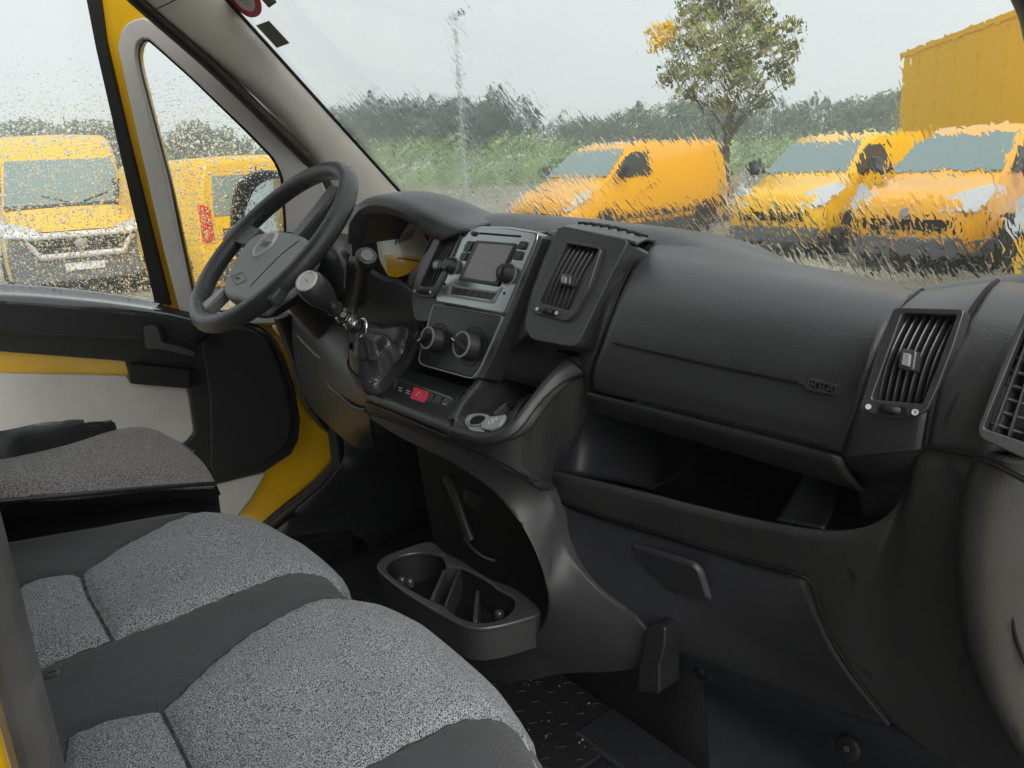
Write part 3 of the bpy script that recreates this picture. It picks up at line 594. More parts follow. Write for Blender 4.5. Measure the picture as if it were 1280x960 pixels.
# air vents -----------------------------------------------------------
def vent(name, pl, outer, inner, nsl, knob, wheel, lab=None, dots=None, bow=.0, deep=.03, fin_=True, bezel=M['pod_trim'], rows=0):
    v = ring(name, pl, outer, inner, bezel, dash, -.012, .0035, ro=5, ri=2, bevel=.0022)
    if lab: v['label'] = lab
    slab('vent_back', pl, inner, M['recess'], v, -deep-.004, -deep, bevel=0)
    tl, tr, br, bl = [V(pl.at(x, y, 0)) for x, y in inner]
    # duct walls
    d = -pl.n*deep
    mesh('duct_wall', [tl, tr, br, bl, tl+d, tr+d, br+d, bl+d], [(0, 1, 5, 4), (1, 2, 6, 5), (2, 3, 7, 6), (3, 0, 4, 7)], M['recess'], v, smooth=False)
    for i in range(nsl):
        f = (i+.5)/nsl
        a, b_ = tl.lerp(tr, f), bl.lerp(br, f)
        pts = [a.lerp(b_, t)+pl.n*(-.006+bow*math.sin(math.pi*t)) for t in np.linspace(0, 1, 9)]
        w = (tr-tl).length/nsl
        ux = (tr-tl).normalized()
        vs_ = []
        for p in pts: vs_ += [p-ux*w*.13, p+ux*w*.13, p+ux*w*.13-pl.n*.012+ux*w*.1, p-ux*w*.13-pl.n*.012+ux*w*.1]
        fs = []
        for k in range(8):
            for j in range(4): fs.append((4*k+j, 4*k+(j+1) % 4, 4*k+4+(j+1) % 4, 4*k+4+j))
        fs += [(0, 1, 2, 3), (32, 35, 34, 33)]
        mesh('vent_slat', vs_, fs, M['slat'], v, bevel=.0006, seg=1)
    for i in range(rows):
        f = (i+.5)/rows
        tube('vent_vane', [tl.lerp(bl, f)-pl.n*.016, tr.lerp(br, f)-pl.n*.016], .0016, M['slat'], v, n=6)
    if knob:
        slab('vent_knob', pl, knob, M['slat'], v, -.006, .010, r=4, bevel=.002)
        kx = [(x*.5+sum(q[0] for q in knob)/len(knob)*.5-2.2, y*.62+sum(q[1] for q in knob)/len(knob)*.38) for x, y in knob]
        slab('knob_cap', pl, kx, M['greyplast'], v, .009, .0125, r=2, bevel=.001)
    if wheel:
        slab('wheel_slot', pl, wheel, M['recess'], v, .003, .006, r=3, bevel=0)
        a = V(pl.at((wheel[0][0]+wheel[3][0])/2, (wheel[0][1]+wheel[3][1])/2, .003)); b_ = V(pl.at((wheel[1][0]+wheel[2][0])/2, (wheel[1][1]+wheel[2][1])/2, .003))
        ax = (a-b_).cross(pl.n).normalized(); R_ = (a-b_).length*.5; hh = (V(pl.at(*wheel[0]))-V(pl.at(*wheel[3]))).length*.36
        lathe('thumb_wheel', (a+b_)/2-pl.n*R_*.38, ax, [(0, -hh), (R_*.92, -hh), (R_, -hh*.6), (R_, hh*.6), (R_*.92, hh), (0, hh)], M['rubber'], v, n=48, wob=lambda t, h: 1-.05*(int(t/(2*math.pi)*48+.5) % 2))
        dx = V((a-b_)).normalized()
        lathe('open_mark', b_-dx*.008+pl.n*.0032, pl.n, [(.0024, 0), (.0024, .0008), (.0015, .0008), (.0015, 0)], M['print'], v, n=16)
        lathe('shut_mark', a+dx*.007+pl.n*.0032, pl.n, [(0, 0), (.0022, 0), (.0022, .0008), (0, .0008)], M['print'], v, n=16)
    return v
VP2 = Plane(PY(706, 345, -.034), (0, -.905, .425))
# pod body of the middle vent
ring('vent_pod', VP2, [(700, 281), (786, 300), (768, 334), (742, 388), (720, 434), (700, 431), (662, 424), (655, 403), (668, 360), (680, 322)], [(707, 302.5), (750, 310), (712, 390), (671, 379)], M['dash'], dash, -.045, -.001, ro=8, ri=1, bevel=.008)
slab('pod_core', VP2, [(704, 290), (780, 304), (716, 430), (662, 420)], M['recess'], dash, -.09, -.044, r=8, bevel=.01)
pt0 = [VP2.at(x, y, -.007) for x, y in [(696, 286), (704, 284), (740, 290.5), (782, 299), (796, 303)]]
pt2 = [V((.245, .075, 1.0285)), V((.262, .075, 1.0285)), V((.30, .075, 1.0265)), V((.345, .075, 1.0185)), V((.365, .075, 1.014))]
pt1 = [p.lerp(q, .5)+V((0, 0, .0035)) for p, q in zip(pt0, pt2)]
patch('pod_top', [pt0, pt1, pt2, [p+V((0, .08, -.012)) for p in pt2]], M['dash'], dash, n=24, m=24)
PT1, PT2 = by_index(pt1, 40), by_index(pt2, 40)
for k in range(9):
    i_ = 9+k*3; A_ = PT1[i_].lerp(PT2[i_], -.1)+V((0, 0, .0008)); B_ = PT1[i_].lerp(PT2[i_], .75)+V((0, 0, .0008))
    tube('grille_slot', [A_, A_.lerp(B_, .5)+V((0, 0, .0012)), B_], .0019, M['recess'], dash, n=6)
patch('stack_side', [[SP.at(x, y, -.002) for x, y in [(675, 291), (655, 343), (637, 392), (605, 472)]], [SP.at(x, y, -.030) for x, y in [(684, 289), (667, 345), (649, 396), (624, 452)]], [VP2.at(x, y, -.016) for x, y in [(698, 286), (679, 325), (665, 364), (657, 418)]]], M['dash'], dash, n=30, m=20)
vent('air_vent', VP2, [(705, 300), (752, 309), (735, 362), (715, 395), (707, 402), (666, 391), (664, 384), (681, 345)], [(708, 304), (748, 311), (711, 388), (673, 378)], 7, [(701, 341), (713, 343), (711, 357), (699, 356)], [(679, 384), (693, 387), (692, 395), (677, 392)], 'air vent beside the screen', bow=.004)
# left vent of the stack
VP1 = Plane(PY(545, 330, -.022), SN)
ring('vent_pod', VP1, [(540, 290), (592, 286), (560, 372), (546, 402), (518, 400), (514, 368), (524, 330)], [(551, 295.5), (575.5, 294.5), (542.5, 359.5), (522.5, 359.5)], M['dash'], dash, -.045, -.001, ro=6, ri=1, bevel=.008)
slab('pod_core', VP1, [(540, 290), (590, 288), (546, 400), (518, 398)], M['recess'], dash, -.09, -.044, r=6, bevel=.01)
vent('air_vent', VP1, [(545, 293), (577, 292), (554, 350), (541, 373), (517, 369), (517, 360), (530, 322)], [(552, 297), (574, 296), (542, 358), (524, 358)], 5, [(541, 325), (550, 324), (549, 337), (540, 338)], [(524, 362), (537, 363), (536, 368), (523, 367)], 'air vent left of the screen', bow=.003)
# right vent: curved face
VP3 = Plane(PY(1142, 447, -.083), (0, -.93, .37))
cut(pod3, VP3, [(1124, 389), (1200, 391), (1157, 509), (1084, 502)])
vent('air_vent', VP3, [(1117, 384), (1206, 386), (1192, 432), (1172, 485), (1158, 514), (1120, 523), (1073, 514), (1085, 478), (1098, 432)], [(1128, 391), (1196, 394), (1153, 505), (1089, 499)], 7, [(1127, 435), (1146, 438), (1142, 464), (1122, 460)], [(1100, 505), (1133, 509), (1132, 520), (1098, 516)], 'curved air vent at the passenger end of the dashboard', bow=.008)
# side vent at the very end
VP4 = Plane(PY(1262, 478, -.102), (.15, -.93, .33))
vent('air_vent', VP4, [(1282, 385), (1370, 400), (1345, 590), (1305, 585), (1225, 548), (1222, 536), (1250, 460)], [(1283, 402), (1350, 415), (1330, 570), (1229, 535)], 5, None, None, 'mesh vent on the end cap by the door opening', rows=8)
# defrost grille on the crest
GP = Plane((.33, .11, 1.0275), (0, -.12, 1))
for i in range(7):
    x = .755+i*.012
    box('grille_slot', (x, .115, .9895), (x+.005, .15, .9935), M['recess'], dash, bevel=.001)

# radio --------------------------------------------------------------
radio = slab('radio', SP, [(581, 289), (600, 282), (636, 283), (672, 289), (671, 300), (632, 391), (629, 394), (543, 378), (545, 366), (553, 343), (566, 310)], M['gun'], dash, -.03, .006, r=5, bevel=.004)
radio['label'] = 'glossy grey radio with blank screen and two knobs'
slab('side_strip', SP, [(668, 292), (678, 296), (640, 392), (604, 474), (596, 472), (632, 392)], M['dash'], radio, -.03, .004, r=3, bevel=.004)
slab('disc_slot', SP, [(599, 290.3), (651, 294.3), (650, 296.6), (598, 292.6)], M['recess'], radio, .004, .0068, bevel=0)
slab('round_button', SP, curve2([(588, 291), (592, 288.5), (595, 290), (593, 294), (589, 294.5)], 16), M['satin'], radio, .004, .009, bevel=.001)
slab('screen_frame', SP, [(594, 300), (645, 304), (622, 358), (572, 350)], M['panel'], radio, .004, .009, r=3, bevel=.0015)
slab('screen', SP, [(598, 304), (641, 307), (619, 353), (578, 347)], M['screen'], radio, .008, .0098, r=1.5, bevel=.0004)
for q in ([(584, 301), (592, 301), (586, 314), (578, 314)], [(577, 315), (585, 315), (580, 326), (573, 325)], [(650, 301), (659, 302), (655, 312), (645, 311)], [(644, 313), (654, 314), (650, 325), (639, 324)]):
    slab('radio_button', SP, q, M['panel'], radio, .004, .0085, r=2, bevel=.001)
for q in ((582, 307), (654, 306), (648, 319)):
    tube('button_print', [SP.at(q[0]-2, q[1], .009), SP.at(q[0]+2, q[1]+.3, .009)], .0006, M['dimprint'], radio, n=4)
ring('button_tray', SP, [(562, 352), (570, 357), (619, 364), (628, 358), (616, 379), (611, 379), (562, 371), (558, 367)], [(565, 356), (571, 360), (618, 367), (622, 365), (613, 375), (609, 375.5), (565, 368.5), (562, 366)], M['greyplast'], radio, .004, .0075, ro=2, ri=2, bevel=.0006)
bp0, bp1, bp2, bp3 = (566, 358.5), (619, 366.5), (614, 374.5), (563, 367)
for i in range(6):
    def lp(a, b_, t): return (a[0]+(b_[0]-a[0])*t, a[1]+(b_[1]-a[1])*t)
    slab('preset_button', SP, [lp(bp0, bp1, i/6+.006), lp(bp0, bp1, (i+1)/6-.006), lp(bp3, bp2, (i+1)/6-.006), lp(bp3, bp2, i/6+.006)], M['panel'], radio, .004, .0085, r=1, bevel=.0008)
for q in ((555.5, 355), (630, 366.5)):
    slab('pull_slot', SP, [(q[0]-1, q[1]-1.8), (q[0]+1.1, q[1]-1.8), (q[0]+1, q[1]+1.8), (q[0]-1, q[1]+1.8)], M['recess'], radio, .005, .0065, bevel=0)
def dial(name, pl, c, r, h, mat_, par, ringm=M['chrome'], collar=1.18, wob=None):
    o = V(pl.at(*c, .004))
    k = lathe(name, o, pl.n, [(0, 0), (r*collar, 0), (r*collar, h*.12), (r*1.04, h*.2), (r, h*.25), (r*.94, h*.94), (r*.86, h), (0, h)], mat_, par, n=48, wob=wob)
    return k, o
for c, r in (((567, 333), .0112), (((637, 343)), .0125)):
    k, o = dial('tuning_knob', SP, c, r, .016, M['rubber'], radio, wob=lambda t, h: 1-.03*(int(t*48/6.2832+.5) % 2))
    lathe('knob_ring', o+SP.n*.0005, SP.n, [(r*1.12, 0), (r*1.30, 0), (r*1.30, .0022), (r*1.12, .0022), (r*1.12, 0)], M['greyplast'], k)
    lathe('knob_face', o+SP.n*.0158, SP.n, [(0, .0012), (r*.7, .0012), (r*.76, .0004), (r*.76, -.001)], M['panel'], k)
# climate panel
clim = slab('climate_panel', SP, [(541.5, 380.5), (628, 395.5), (600, 458), (591, 471), (586, 471), (527, 455), (523, 450), (531, 420)], M['panel'], dash, -.03, .004, r=4, bevel=.002)
ring('panel_edge', SP, [(541, 379.5), (629, 394.5), (601, 459), (592, 472.5), (586, 473), (526, 456.5), (522, 450), (530, 420)], [(542, 380.5), (627.6, 395.4), (600, 458), (591, 471), (586, 471.4), (527, 455.2), (523.4, 450), (531, 420)], M['greyplast'], clim, -.004, .0048, ro=4, ri=4, bevel=0)
for c, r, ang in (((547, 425), .0185, 35), ((590, 433), .0205, -20)):
    ox, oy = c
    lathe('dial_recess', V(SP.at(*c, .0042)), SP.n, [(0, 0), (r*1.42, 0), (r*1.42, .0006), (r*1.3, -.001), (0, -.001)], M['satin'], clim)
    k, o = dial('climate_dial', SP, c, r, .020, M['rubber'], clim, collar=1.05, wob=lambda t, h: 1-.02*(int(t*60/6.2832+.5) % 2))
    lathe('dial_ring', o+SP.n*.0185, SP.n, [(r*.80, 0), (r*.93, 0), (r*.93, .0022), (r*.80, .0022), (r*.80, 0)], M['greyplast'], k)
    lathe('dial_face', o+SP.n*.019, SP.n, [(0, .0006), (r*.8, .0006), (r*.8, -.001)], M['recess'], k)
    a = rad(ang); ux = SP.x*math.cos(a)+SP.y*math.sin(a); uy = SP.n.cross(ux); o2 = o+SP.n*.0195
    gv = [o2+ux*s*r*.8+uy*t*r*.2+SP.n*h for s, t, h in ((-1, -1, 0), (1, -1, 0), (1, 1, 0), (-1, 1, 0), (-1, -.7, .008), (1, -.7, .008), (1, .7, .008), (-1, .7, .008))]
    mesh('dial_grip', gv, [(0, 3, 2, 1), (4, 5, 6, 7), (0, 1, 5, 4), (1, 2, 6, 5), (2, 3, 7, 6), (3, 0, 4, 7)], M['rubber'], k, bevel=.0015)
    tube('dial_pointer', [o2-ux*r*.75+SP.n*.0085, o2-ux*r*.4+SP.n*.0085], .0008, M['print'], k, n=5)
    for i in range(7):
        t = rad(-40+i*43); q = o+(SP.x*math.cos(t)+SP.y*math.sin(t))*r*1.26-SP.n*.001
        tube('dial_tick', [q, q+(SP.x*math.cos(t)+SP.y*math.sin(t))*r*.13], .0009, M['print'], clim, n=4)

# switch shelf below the climate panel
WP = Plane(PY(530, 500, -.105), (0, -.62, .785))
shelf = patch('switch_shelf', [PYs([(470, 452, -.06), (503, 459, -.062), (540, 470, -.062), (590, 486, -.062)]), PYs([(468, 458, -.075), (500, 466, -.075), (538, 477, -.075), (580, 489, -.075)]), PYs([(460, 478, -.115), (492, 490, -.115), (530, 504, -.115), (571, 518, -.115)]), PYs([(456, 490, -.134), (484, 501, -.135), (523, 518, -.135), (566, 536, -.135)]), PYs([(456, 500, -.136), (484, 511, -.138), (523, 528, -.138), (565, 546, -.138)])], M['panel'], dash, n=30, m=30, vcurve=True)
ring('switch_frame', WP, [(494, 472), (566, 497), (563, 511), (555, 517), (546, 515), (496, 494), (490, 488)], [(497, 475), (564, 499), (561, 510), (554, 515), (546, 513), (497, 492), (492, 487)], M['slat'], dash, -.002, .004, ro=3, ri=3, bevel=0)
sa, sb, sc_, sd = (497, 476), (564, 499.5), (557, 514.5), (493, 490)
cuts = [0, .16, .29, .585, .70, .85, 1.0]
for i in range(6):
    t0, t1 = cuts[i]+.012, cuts[i+1]-.012
    q = [lp(sa, sb, t0), lp(sa, sb, t1), lp(sd, sc_, t1), lp(sd, sc_, t0)]
    sw_ = slab('switch_button', WP, q, M['red'] if i == 2 else M['panel'], dash, -.004, .0065 if i == 2 else .0055, r=1, bevel=.001)
    cx, cy = sum(a for a, b_ in q)/4, sum(b_ for a, b_ in q)/4
    if i == 2:
        sw_['label'] = 'red hazard light switch'
        tri = [WP.at(cx-4, cy+1.5, .0068), WP.at(cx+4, cy+4, .0068), WP.at(cx+.5, cy-4, .0068), WP.at(cx-4, cy+1.5, .0068)]
        tube('hazard_mark', tri, .0005, plastic('hazard_print', (.75, .25, .25), .5, 900, 0), sw_, n=4)
    elif i in (0, 1, 5):
        for k in (-1, 1): tube('switch_print', [WP.at(cx-2.2, cy+k*1.6+1, .0058), WP.at(cx+2.2, cy+k*1.6+2.4, .0058)], .0006, M['print'], sw_, n=4)

# console: storage cubby with swooping rim
Oq = [(566, 531, -.136), (584, 537, -.136), (600, 541.5, -.135), (616, 540, -.13), (637, 530, -.118), (653, 510, -.098), (672, 485, -.075), (690, 464, -.055), (710, 446.5, -.036)]
Qq = [(562, 546, -.139), (585, 552, -.14), (606, 555, -.139), (632, 549, -.13), (652, 534, -.113), (670, 510, -.09), (688, 490, -.07), (706, 476, -.05), (732, 466, -.03)]
OO, QQ = PYs(Oq), PYs(Qq)
inlip = [p+V((-.004, .012, -.004)) for p in OO]
patch('cubby_rim', [inlip, OO, [a.lerp(b_, .5)+V((0, -.005, .004)) for a, b_ in zip(OO, QQ)], QQ, [p+V((.004, .012, -.002)) for p in QQ]], M['console'], dash, n=60, m=20)
patch('rim_end', [PYs([(709, 446, -.036), (720, 445, -.030), (731, 450, -.028)]), PYs([(710, 447, -.036), (722, 456, -.033), (733, 468, -.03)])], M['console'], dash, n=12, m=6)
lw0 = PYs([(567, 524, -.13), (580, 502, -.105), (600, 477, -.07), (625, 448, -.03), (641, 436, -.012), (656, 432, .0)])
lw1 = PYs([(590, 540, -.12), (610, 530, -.06), (636, 512, -.02), (658, 488, .02), (672, 462, .04), (674, 436, .05)])
patch('cubby_side', [[p+V((-.012, -.002, -.002)) for p in lw0], lw0, [a.lerp(b_, .3)+V((0, 0, -.004)) for a, b_ in zip(lw0, lw1)], lw1], M['console'], dash, n=36, m=24)
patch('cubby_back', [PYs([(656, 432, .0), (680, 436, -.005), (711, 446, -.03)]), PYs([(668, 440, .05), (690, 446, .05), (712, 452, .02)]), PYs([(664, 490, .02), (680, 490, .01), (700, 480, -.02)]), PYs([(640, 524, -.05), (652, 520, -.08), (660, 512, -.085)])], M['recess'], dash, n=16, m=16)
patch('cubby_floor', [PYs([(566, 530, -.133), (590, 538, -.132), (616, 541, -.127), (640, 530, -.112)]), PYs([(572, 520, -.12), (596, 522, -.10), (622, 520, -.08), (650, 505, -.07)]), PYs([(590, 505, -.06), (615, 505, -.04), (640, 500, -.03), (664, 492, -.02)])], M['console'], dash, n=20, m=12)
FP = Plane(PY(605, 527, -.112), (0, -.6, .8))
so = slab('power_socket', FP, curve2([(580, 526), (586, 518), (600, 516), (611, 519), (610, 528), (598, 534), (584, 533)], 40), M['greyplast'], dash, -.006, .006, bevel=.002)
slab('socket_hole', FP, curve2([(586, 525), (591, 520), (601, 519), (606, 521), (604, 527), (596, 530), (588, 530)], 32), M['recess'], so, .003, .0066, bevel=0)
ring('socket_lip', FP, curve2([(584, 525.5), (590, 519), (601, 517.5), (608, 520), (606, 528), (596, 531.5), (587, 531)], 48), curve2([(586, 525), (591, 520), (601, 519), (606, 521), (604, 527), (596, 530), (588, 530)], 48), M['greyplast'], so, .004, .009, bevel=.0006)
slab('socket_cover', FP, [(601, 527), (612, 520), (622, 519), (632, 517), (630, 524), (624, 532), (612, 537), (600, 535)], M['greyplast'], so, .004, .010, r=3, bevel=.002)
slab('cover_tab', FP, [(583, 531), (602, 533), (606, 540), (588, 538)], M['greyplast'], so, .0, .006, r=2, bevel=.001)
text('cover_mark', '12V', FP.at(616, 526.5, .0102), FP.at(626, 521)-FP.at(606, 532), FP.y, .010, M['print'], so)
tube('holder_tube', [PY(622, 520, -.085), PY(640, 505, -.07)], .0075, M['slat'], dash, n=20)
tube('holder_mouth', [PY(638, 507, -.074), PY(642, 503.5, -.0715)], .0079, M['recess'], dash, n=20)
# console side face, from the rim down to the long joint
s_top = [(456, 503, -.137), (484, 514, -.139), (523, 531, -.139), (563, 547, -.138), (606, 556, -.137), (632, 550, -.127), (652, 535, -.11), (670, 511, -.087), (688, 491, -.067), (706, 477, -.047), (733, 467, -.027), (741, 492, -.03)]
s_bot = [(459, 515, -.134), (485, 524, -.134), (522, 537, -.134), (560, 551, -.132), (598, 565, -.13), (622, 577, -.124), (645, 590, -.108), (662, 601, -.085), (678, 611, -.058), (687, 612, -.035), (694, 592, -.022), (720, 560, .0)]
ST, SB = PYs(s_top), PYs(s_bot)
patch('console_side', [[p+V((0, .008, .002)) for p in ST], ST, [a.lerp(b_, .33) for a, b_ in zip(ST, SB)], [a.lerp(b_, .66) for a, b_ in zip(ST, SB)], [a.lerp(b_, .97) for a, b_ in zip(ST, SB)], [p+V((0, .002, 0)) for p in SB], [p+V((0, .016, 0)) for p in SB]], M['console'], dash, n=80, m=30, vcurve=False)
tube('console_joint', [p+V((0, -.0005, -.002)) for p in SB[:9]], .0011, M['recess'], dash, n=8, res=50)
tube('rim_joint', [p+V((0, -.0012, -.001)) for p in QQ], .0013, M['recess'], dash, n=8, res=50)
# inner wall from the console to the tray
patch('tray_side', [PYs([(730, 466, -.02), (741, 492, -.02), (760, 500, .0), (800, 515, .06)]), PYs([(700, 560, -.01), (730, 545, .0), (770, 548, .05), (830, 560, .14)]), PYs([(690, 590, -.02), (720, 594, -.015), (760, 600, .03), (820, 612, .10)])], M['lower'], dash, n=20, m=20)
# lower console with the arched recess
oq = [(459, 517, -.132), (530, 541, -.132), (600, 567, -.128), (648, 593, -.104), (679, 613, -.056), (690, 640, -.052), (704, 690, -.05), (740, 735, -.046), (800, 786, -.035), (806, 832, -.035), (700, 845, -.05), (645, 853, -.065), (560, 853, -.085)]
aq = [(462, 524, -.13), (503, 550, -.13), (560, 578, -.126), (610, 612, -.112), (648, 655, -.1), (668, 693, -.092), (680, 728, -.086), (683, 755, -.082), (678, 778, -.08), (662, 800, -.08), (640, 811, -.082), (614, 818, -.085), (540, 826, -.1)]
OQ, AQ = PYs(oq), PYs(aq)
OQ = [p+V((0, .006, 0)) for p in OQ]
patch('lower_console', [[p+V((0, .014, 0)) for p in OQ], OQ, [a.lerp(b_, .3) for a, b_ in zip(OQ, AQ)], [a.lerp(b_, .6) for a, b_ in zip(OQ, AQ)], [a.lerp(b_, .93) for a, b_ in zip(OQ, AQ)], [p+V((0, .003, 0)) for p in AQ], [p+V((.002, .014, 0)) for p in AQ], [p+V((0, .06, 0)) for p in AQ], [p+V((-.006, .13, 0)) for p in AQ]], M['console'], dash, n=160, m=60, vcurve=False, solid=0)
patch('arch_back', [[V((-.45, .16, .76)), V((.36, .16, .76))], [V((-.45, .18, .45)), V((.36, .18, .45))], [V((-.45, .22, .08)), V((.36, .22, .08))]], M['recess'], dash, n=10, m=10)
tube('cable_cover', PYs([(560, 596, .0), (572, 625, -.005), (582, 655, -.01), (590, 676, -.012)]), [.011, .010, .009, .010], M['lower'], dash, res=16)
tube('cable_loop', PYs([(580, 672, -.02), (590, 685, -.02), (606, 697, -.02), (618, 701, -.02)]), .0028, M['slat'], dash, res=12, n=8)
slab('access_flap', Plane(PY(600, 630, .02), (0, -1, 0)), [(580, 612), (602, 624), (600, 640), (578, 626)], M['lower'], dash, -.01, .006, bevel=.002)
# cup holder
CPZ = Plane(PZ(575, 735, .50), (0, 0, 1))
cup_o = [(471, 708), (475, 700), (486, 693), (502, 687), (532, 677.5), (541, 677.5), (556, 690), (576, 700), (612, 723), (648, 738), (675, 762), (676, 766), (660, 772), (640, 778), (618, 783), (600, 785), (580, 782), (562, 773), (540, 761), (512, 744), (490, 728), (477, 717)]
c1 = [(484, 711), (490, 700), (510, 692), (536, 691), (553, 696), (556, 704), (553, 712), (551, 742), (540, 750), (524, 744), (505, 731), (490, 721)]
cup = ring('cup_holder', CPZ, cup_o, [(483, 711), (488, 701), (508, 692.5), (536, 690.5), (554, 696), (558, 706), (576, 709), (611, 727), (622, 736), (641, 746), (644, 756), (632, 771), (615, 777), (593, 778), (570, 770), (555, 757), (540, 751), (505, 731)], M['slat'], dash, -.006, .0, co=120, ci=120, bevel=.003)
cout = [CPZ.at(x, y, -.002) for x, y in curve2(cup_o, 80)]
cin = [CPZ.at(x, y, -.004) for x, y in curve2([(483, 711), (488, 701), (508, 692.5), (536, 690.5), (554, 696), (558, 706), (576, 709), (611, 727), (622, 736), (641, 746), (644, 756), (632, 771), (615, 777), (593, 778), (570, 770), (555, 757), (540, 751), (505, 731)], 80)]
def wall(name, loop, dz, k, mat_, par, cap=True):
    c = sum(loop, V())/len(loop); lo = [c+(p-c)*k+V((0, 0, dz)) for p in loop]; n = len(loop)
    fs = [(i, (i+1) % n, n+(i+1) % n, n+i) for i in range(n)]
    if cap: fs.append(tuple(range(n, 2*n)))
    return mesh(name, loop+lo, fs, mat_, par, solid=0)
wall('cup_body', cout, -.055, .97, M['console'], cup)
wall('cup_well', cin, -.048, .9, M['recess'], cup)
for a, b_, w in (((556, 712), (540, 749), .003), ((575, 710), (557, 756), .002), ((597, 738), (594, 776), .003), ((557, 708), (575, 709), .002)):
    A, B = CPZ.at(*a, -.001), CPZ.at(*b_, -.001); t = (B-A).normalized(); s_ = V((-t.y, t.x, 0))*w; dz = V((0, 0, -.046))
    mesh('cup_divider', [A-s_, B-s_, B+s_, A+s_, A-s_+dz, B-s_+dz, B+s_+dz, A+s_+dz], [(0, 1, 2, 3), (4, 7, 6, 5), (0, 4, 5, 1), (1, 5, 6, 2), (2, 6, 7, 3), (3, 7, 4, 0)], M['slat'], cup, bevel=.001)
for a in ((502, 722), (512, 724), (624, 765)):
    p = CPZ.at(*a, -.036); lathe('cup_grip', p, (0, 0, 1), [(.008, -.012), (.008, -.004), (.0065, .001), (.003, .003), (0, .0035)], M['slat'], cup, n=20)

# lower box on the passenger side
gt = PYs([(686, 622, -.014), (732, 640, -.010), (775, 654, -.009), (860, 680, -.006), (935, 703, .0), (1006, 724, .004), (1016, 745, .014), (1034, 795, .034), (1058, 838, .05), (1112, 906, .085)])
gb = PYs([(684, 640, -.04), (698, 690, -.038), (717, 716, -.035), (735, 738, -.031), (766, 766, -.024), (796, 792, -.015), (850, 815, .03), (920, 842, .085), (1010, 875, .11), (1110, 908, .095)])
patch('lower_box', [gt, [a.lerp(b_, .1)+V((0, -.002, 0)) for a, b_ in zip(gt, gb)], [a.lerp(b_, .5) for a, b_ in zip(gt, gb)], gb, [p+V((0, .1, 0)) for p in gb]], M['lower'], dash, n=60, m=30)
tube('box_edge', [p+V((.004, -.004, .0)) for p in PYs([(694, 632, -.03), (699, 660, -.036), (708, 688, -.034), (726, 716, -.03), (742, 734, -.028)])], .0022, M['console'], dash, res=24, n=8)
BP = Plane(PY(840, 710, -.018), (0, -.97, -.22))
slab('latch_recess', BP, [(789, 681), (866, 704), (876, 714), (888, 752), (836, 744), (806, 718)], M['slat'], dash, -.004, .002, r=5, bevel=.0015)
slab('latch_flap', BP, [(794, 684), (864, 706), (873, 715), (884, 750), (838, 741), (810, 716)], M['lower'], dash, .0, .005, r=5, bevel=.003)
# kick panel and toe board
patch('kick_panel', [PYs([(830, 800, .13), (920, 842, .135), (1010, 875, .13), (1112, 908, .11), (1250, 945, .09)]), PYs([(850, 830, .17), (920, 860, .17), (1010, 890, .17), (1112, 935, .16), (1250, 970, .12)]), [V((.14, .30, .16)), V((.25, .31, .15)), V((.4, .31, .14)), V((.6, .30, .13)), V((.85, .28, .13))], [V((.14, .24, .082)), V((.25, .24, .082)), V((.4, .24, .082)), V((.6, .22, .082)), V((.85, .2, .082))]], M['carpet'], dash, n=30, m=20)
for a in ((1060, 935), (880, 838)):
    p = PY(*a, .165); nn = V((0, -.95, .3)).normalized()
    k = lathe('panel_clip', p, nn, [(.017, -.004), (.017, .002), (.014, .0045), (.006, .004), (.005, .001), (0, .001)], M['recess'], dash, n=24)
    lathe('clip_pin', p+nn*.001, nn, [(.0045, 0), (.0045, .005), (0, .006)], M['slat'], k, n=12)
# seat belt latch block by the tunnel
BL = Plane(PY(820, 825, -.048), (.1, -1, .1))
slab('bracket_post', BL, [(806, 786), (822, 780), (832, 786), (830, 812), (824, 832), (824, 868), (797, 866), (797, 838), (803, 815)], M['satin'], dash, -.045, .0, r=4, bevel=.008)
box('bracket_base', (.13, .12, .08), (.34, .30, .095), M['lower'], dash, bevel=.006)
# instrument hood
hood_o = [(438, 300, -.05), (440, 283, -.055), (443, 269, -.055), (454, 254, -.05), (474, 248.5, -.04), (500, 254, -.03), (528, 266.5, -.02), (556, 280, -.01), (590, 289, .0)]
hood_i = [(446, 305, -.05), (446, 294, -.055), (449, 281, -.056), (459, 268, -.052), (475, 263.5, -.045), (498, 268, -.035), (520, 279, -.025), (540, 295, -.015), (556, 300, -.01)]
HO, HI = PYs(hood_o), PYs(hood_i)
patch('instrument_hood', [[p+V((-.02, .30, -.10)) for p in HO], [p+V((-.005, .10, .0)) for p in HO], [p+V((0, .015, .003)) for p in HO], HO, [a.lerp(b_, .5)+V((0, -.008, 0)) for a, b_ in zip(HO, HI)], HI, [p+V((0, .03, .002)) for p in HI], [p+V((.0, .12, .004)) for p in HI]], M['dash'], dash, n=50, m=44)
LP_ = Plane(PY(508, 310, .03), (.1, -.93, .3))
slab('instrument_back', LP_, [(440, 262), (480, 258), (560, 285), (556, 340), (500, 365), (440, 340)], M['recess'], dash, -.02, -.006, bevel=0)
lens = slab('instrument_face', LP_, [(470, 300), (480, 284), (496, 277.5), (514, 279), (530, 288), (541, 302), (536, 318), (524, 328), (511, 342), (497, 347), (484, 344), (474, 325)], plastic('brightened_gauge_face', (.85, .77, .64), .2, 900, 0, .6, coat=.6, var=.08), dash, -.006, .0, r=4, bevel=.001)  # base lightened: brightness on the lens is put into the face colour
for i in range(6):
    tube('gauge_mark', [LP_.at(494+i*3.6, 306-i*1.4, .0006), LP_.at(496+i*4.4, 298-i*2.4, .0006)], .0010, M['recess'], lens, n=5)
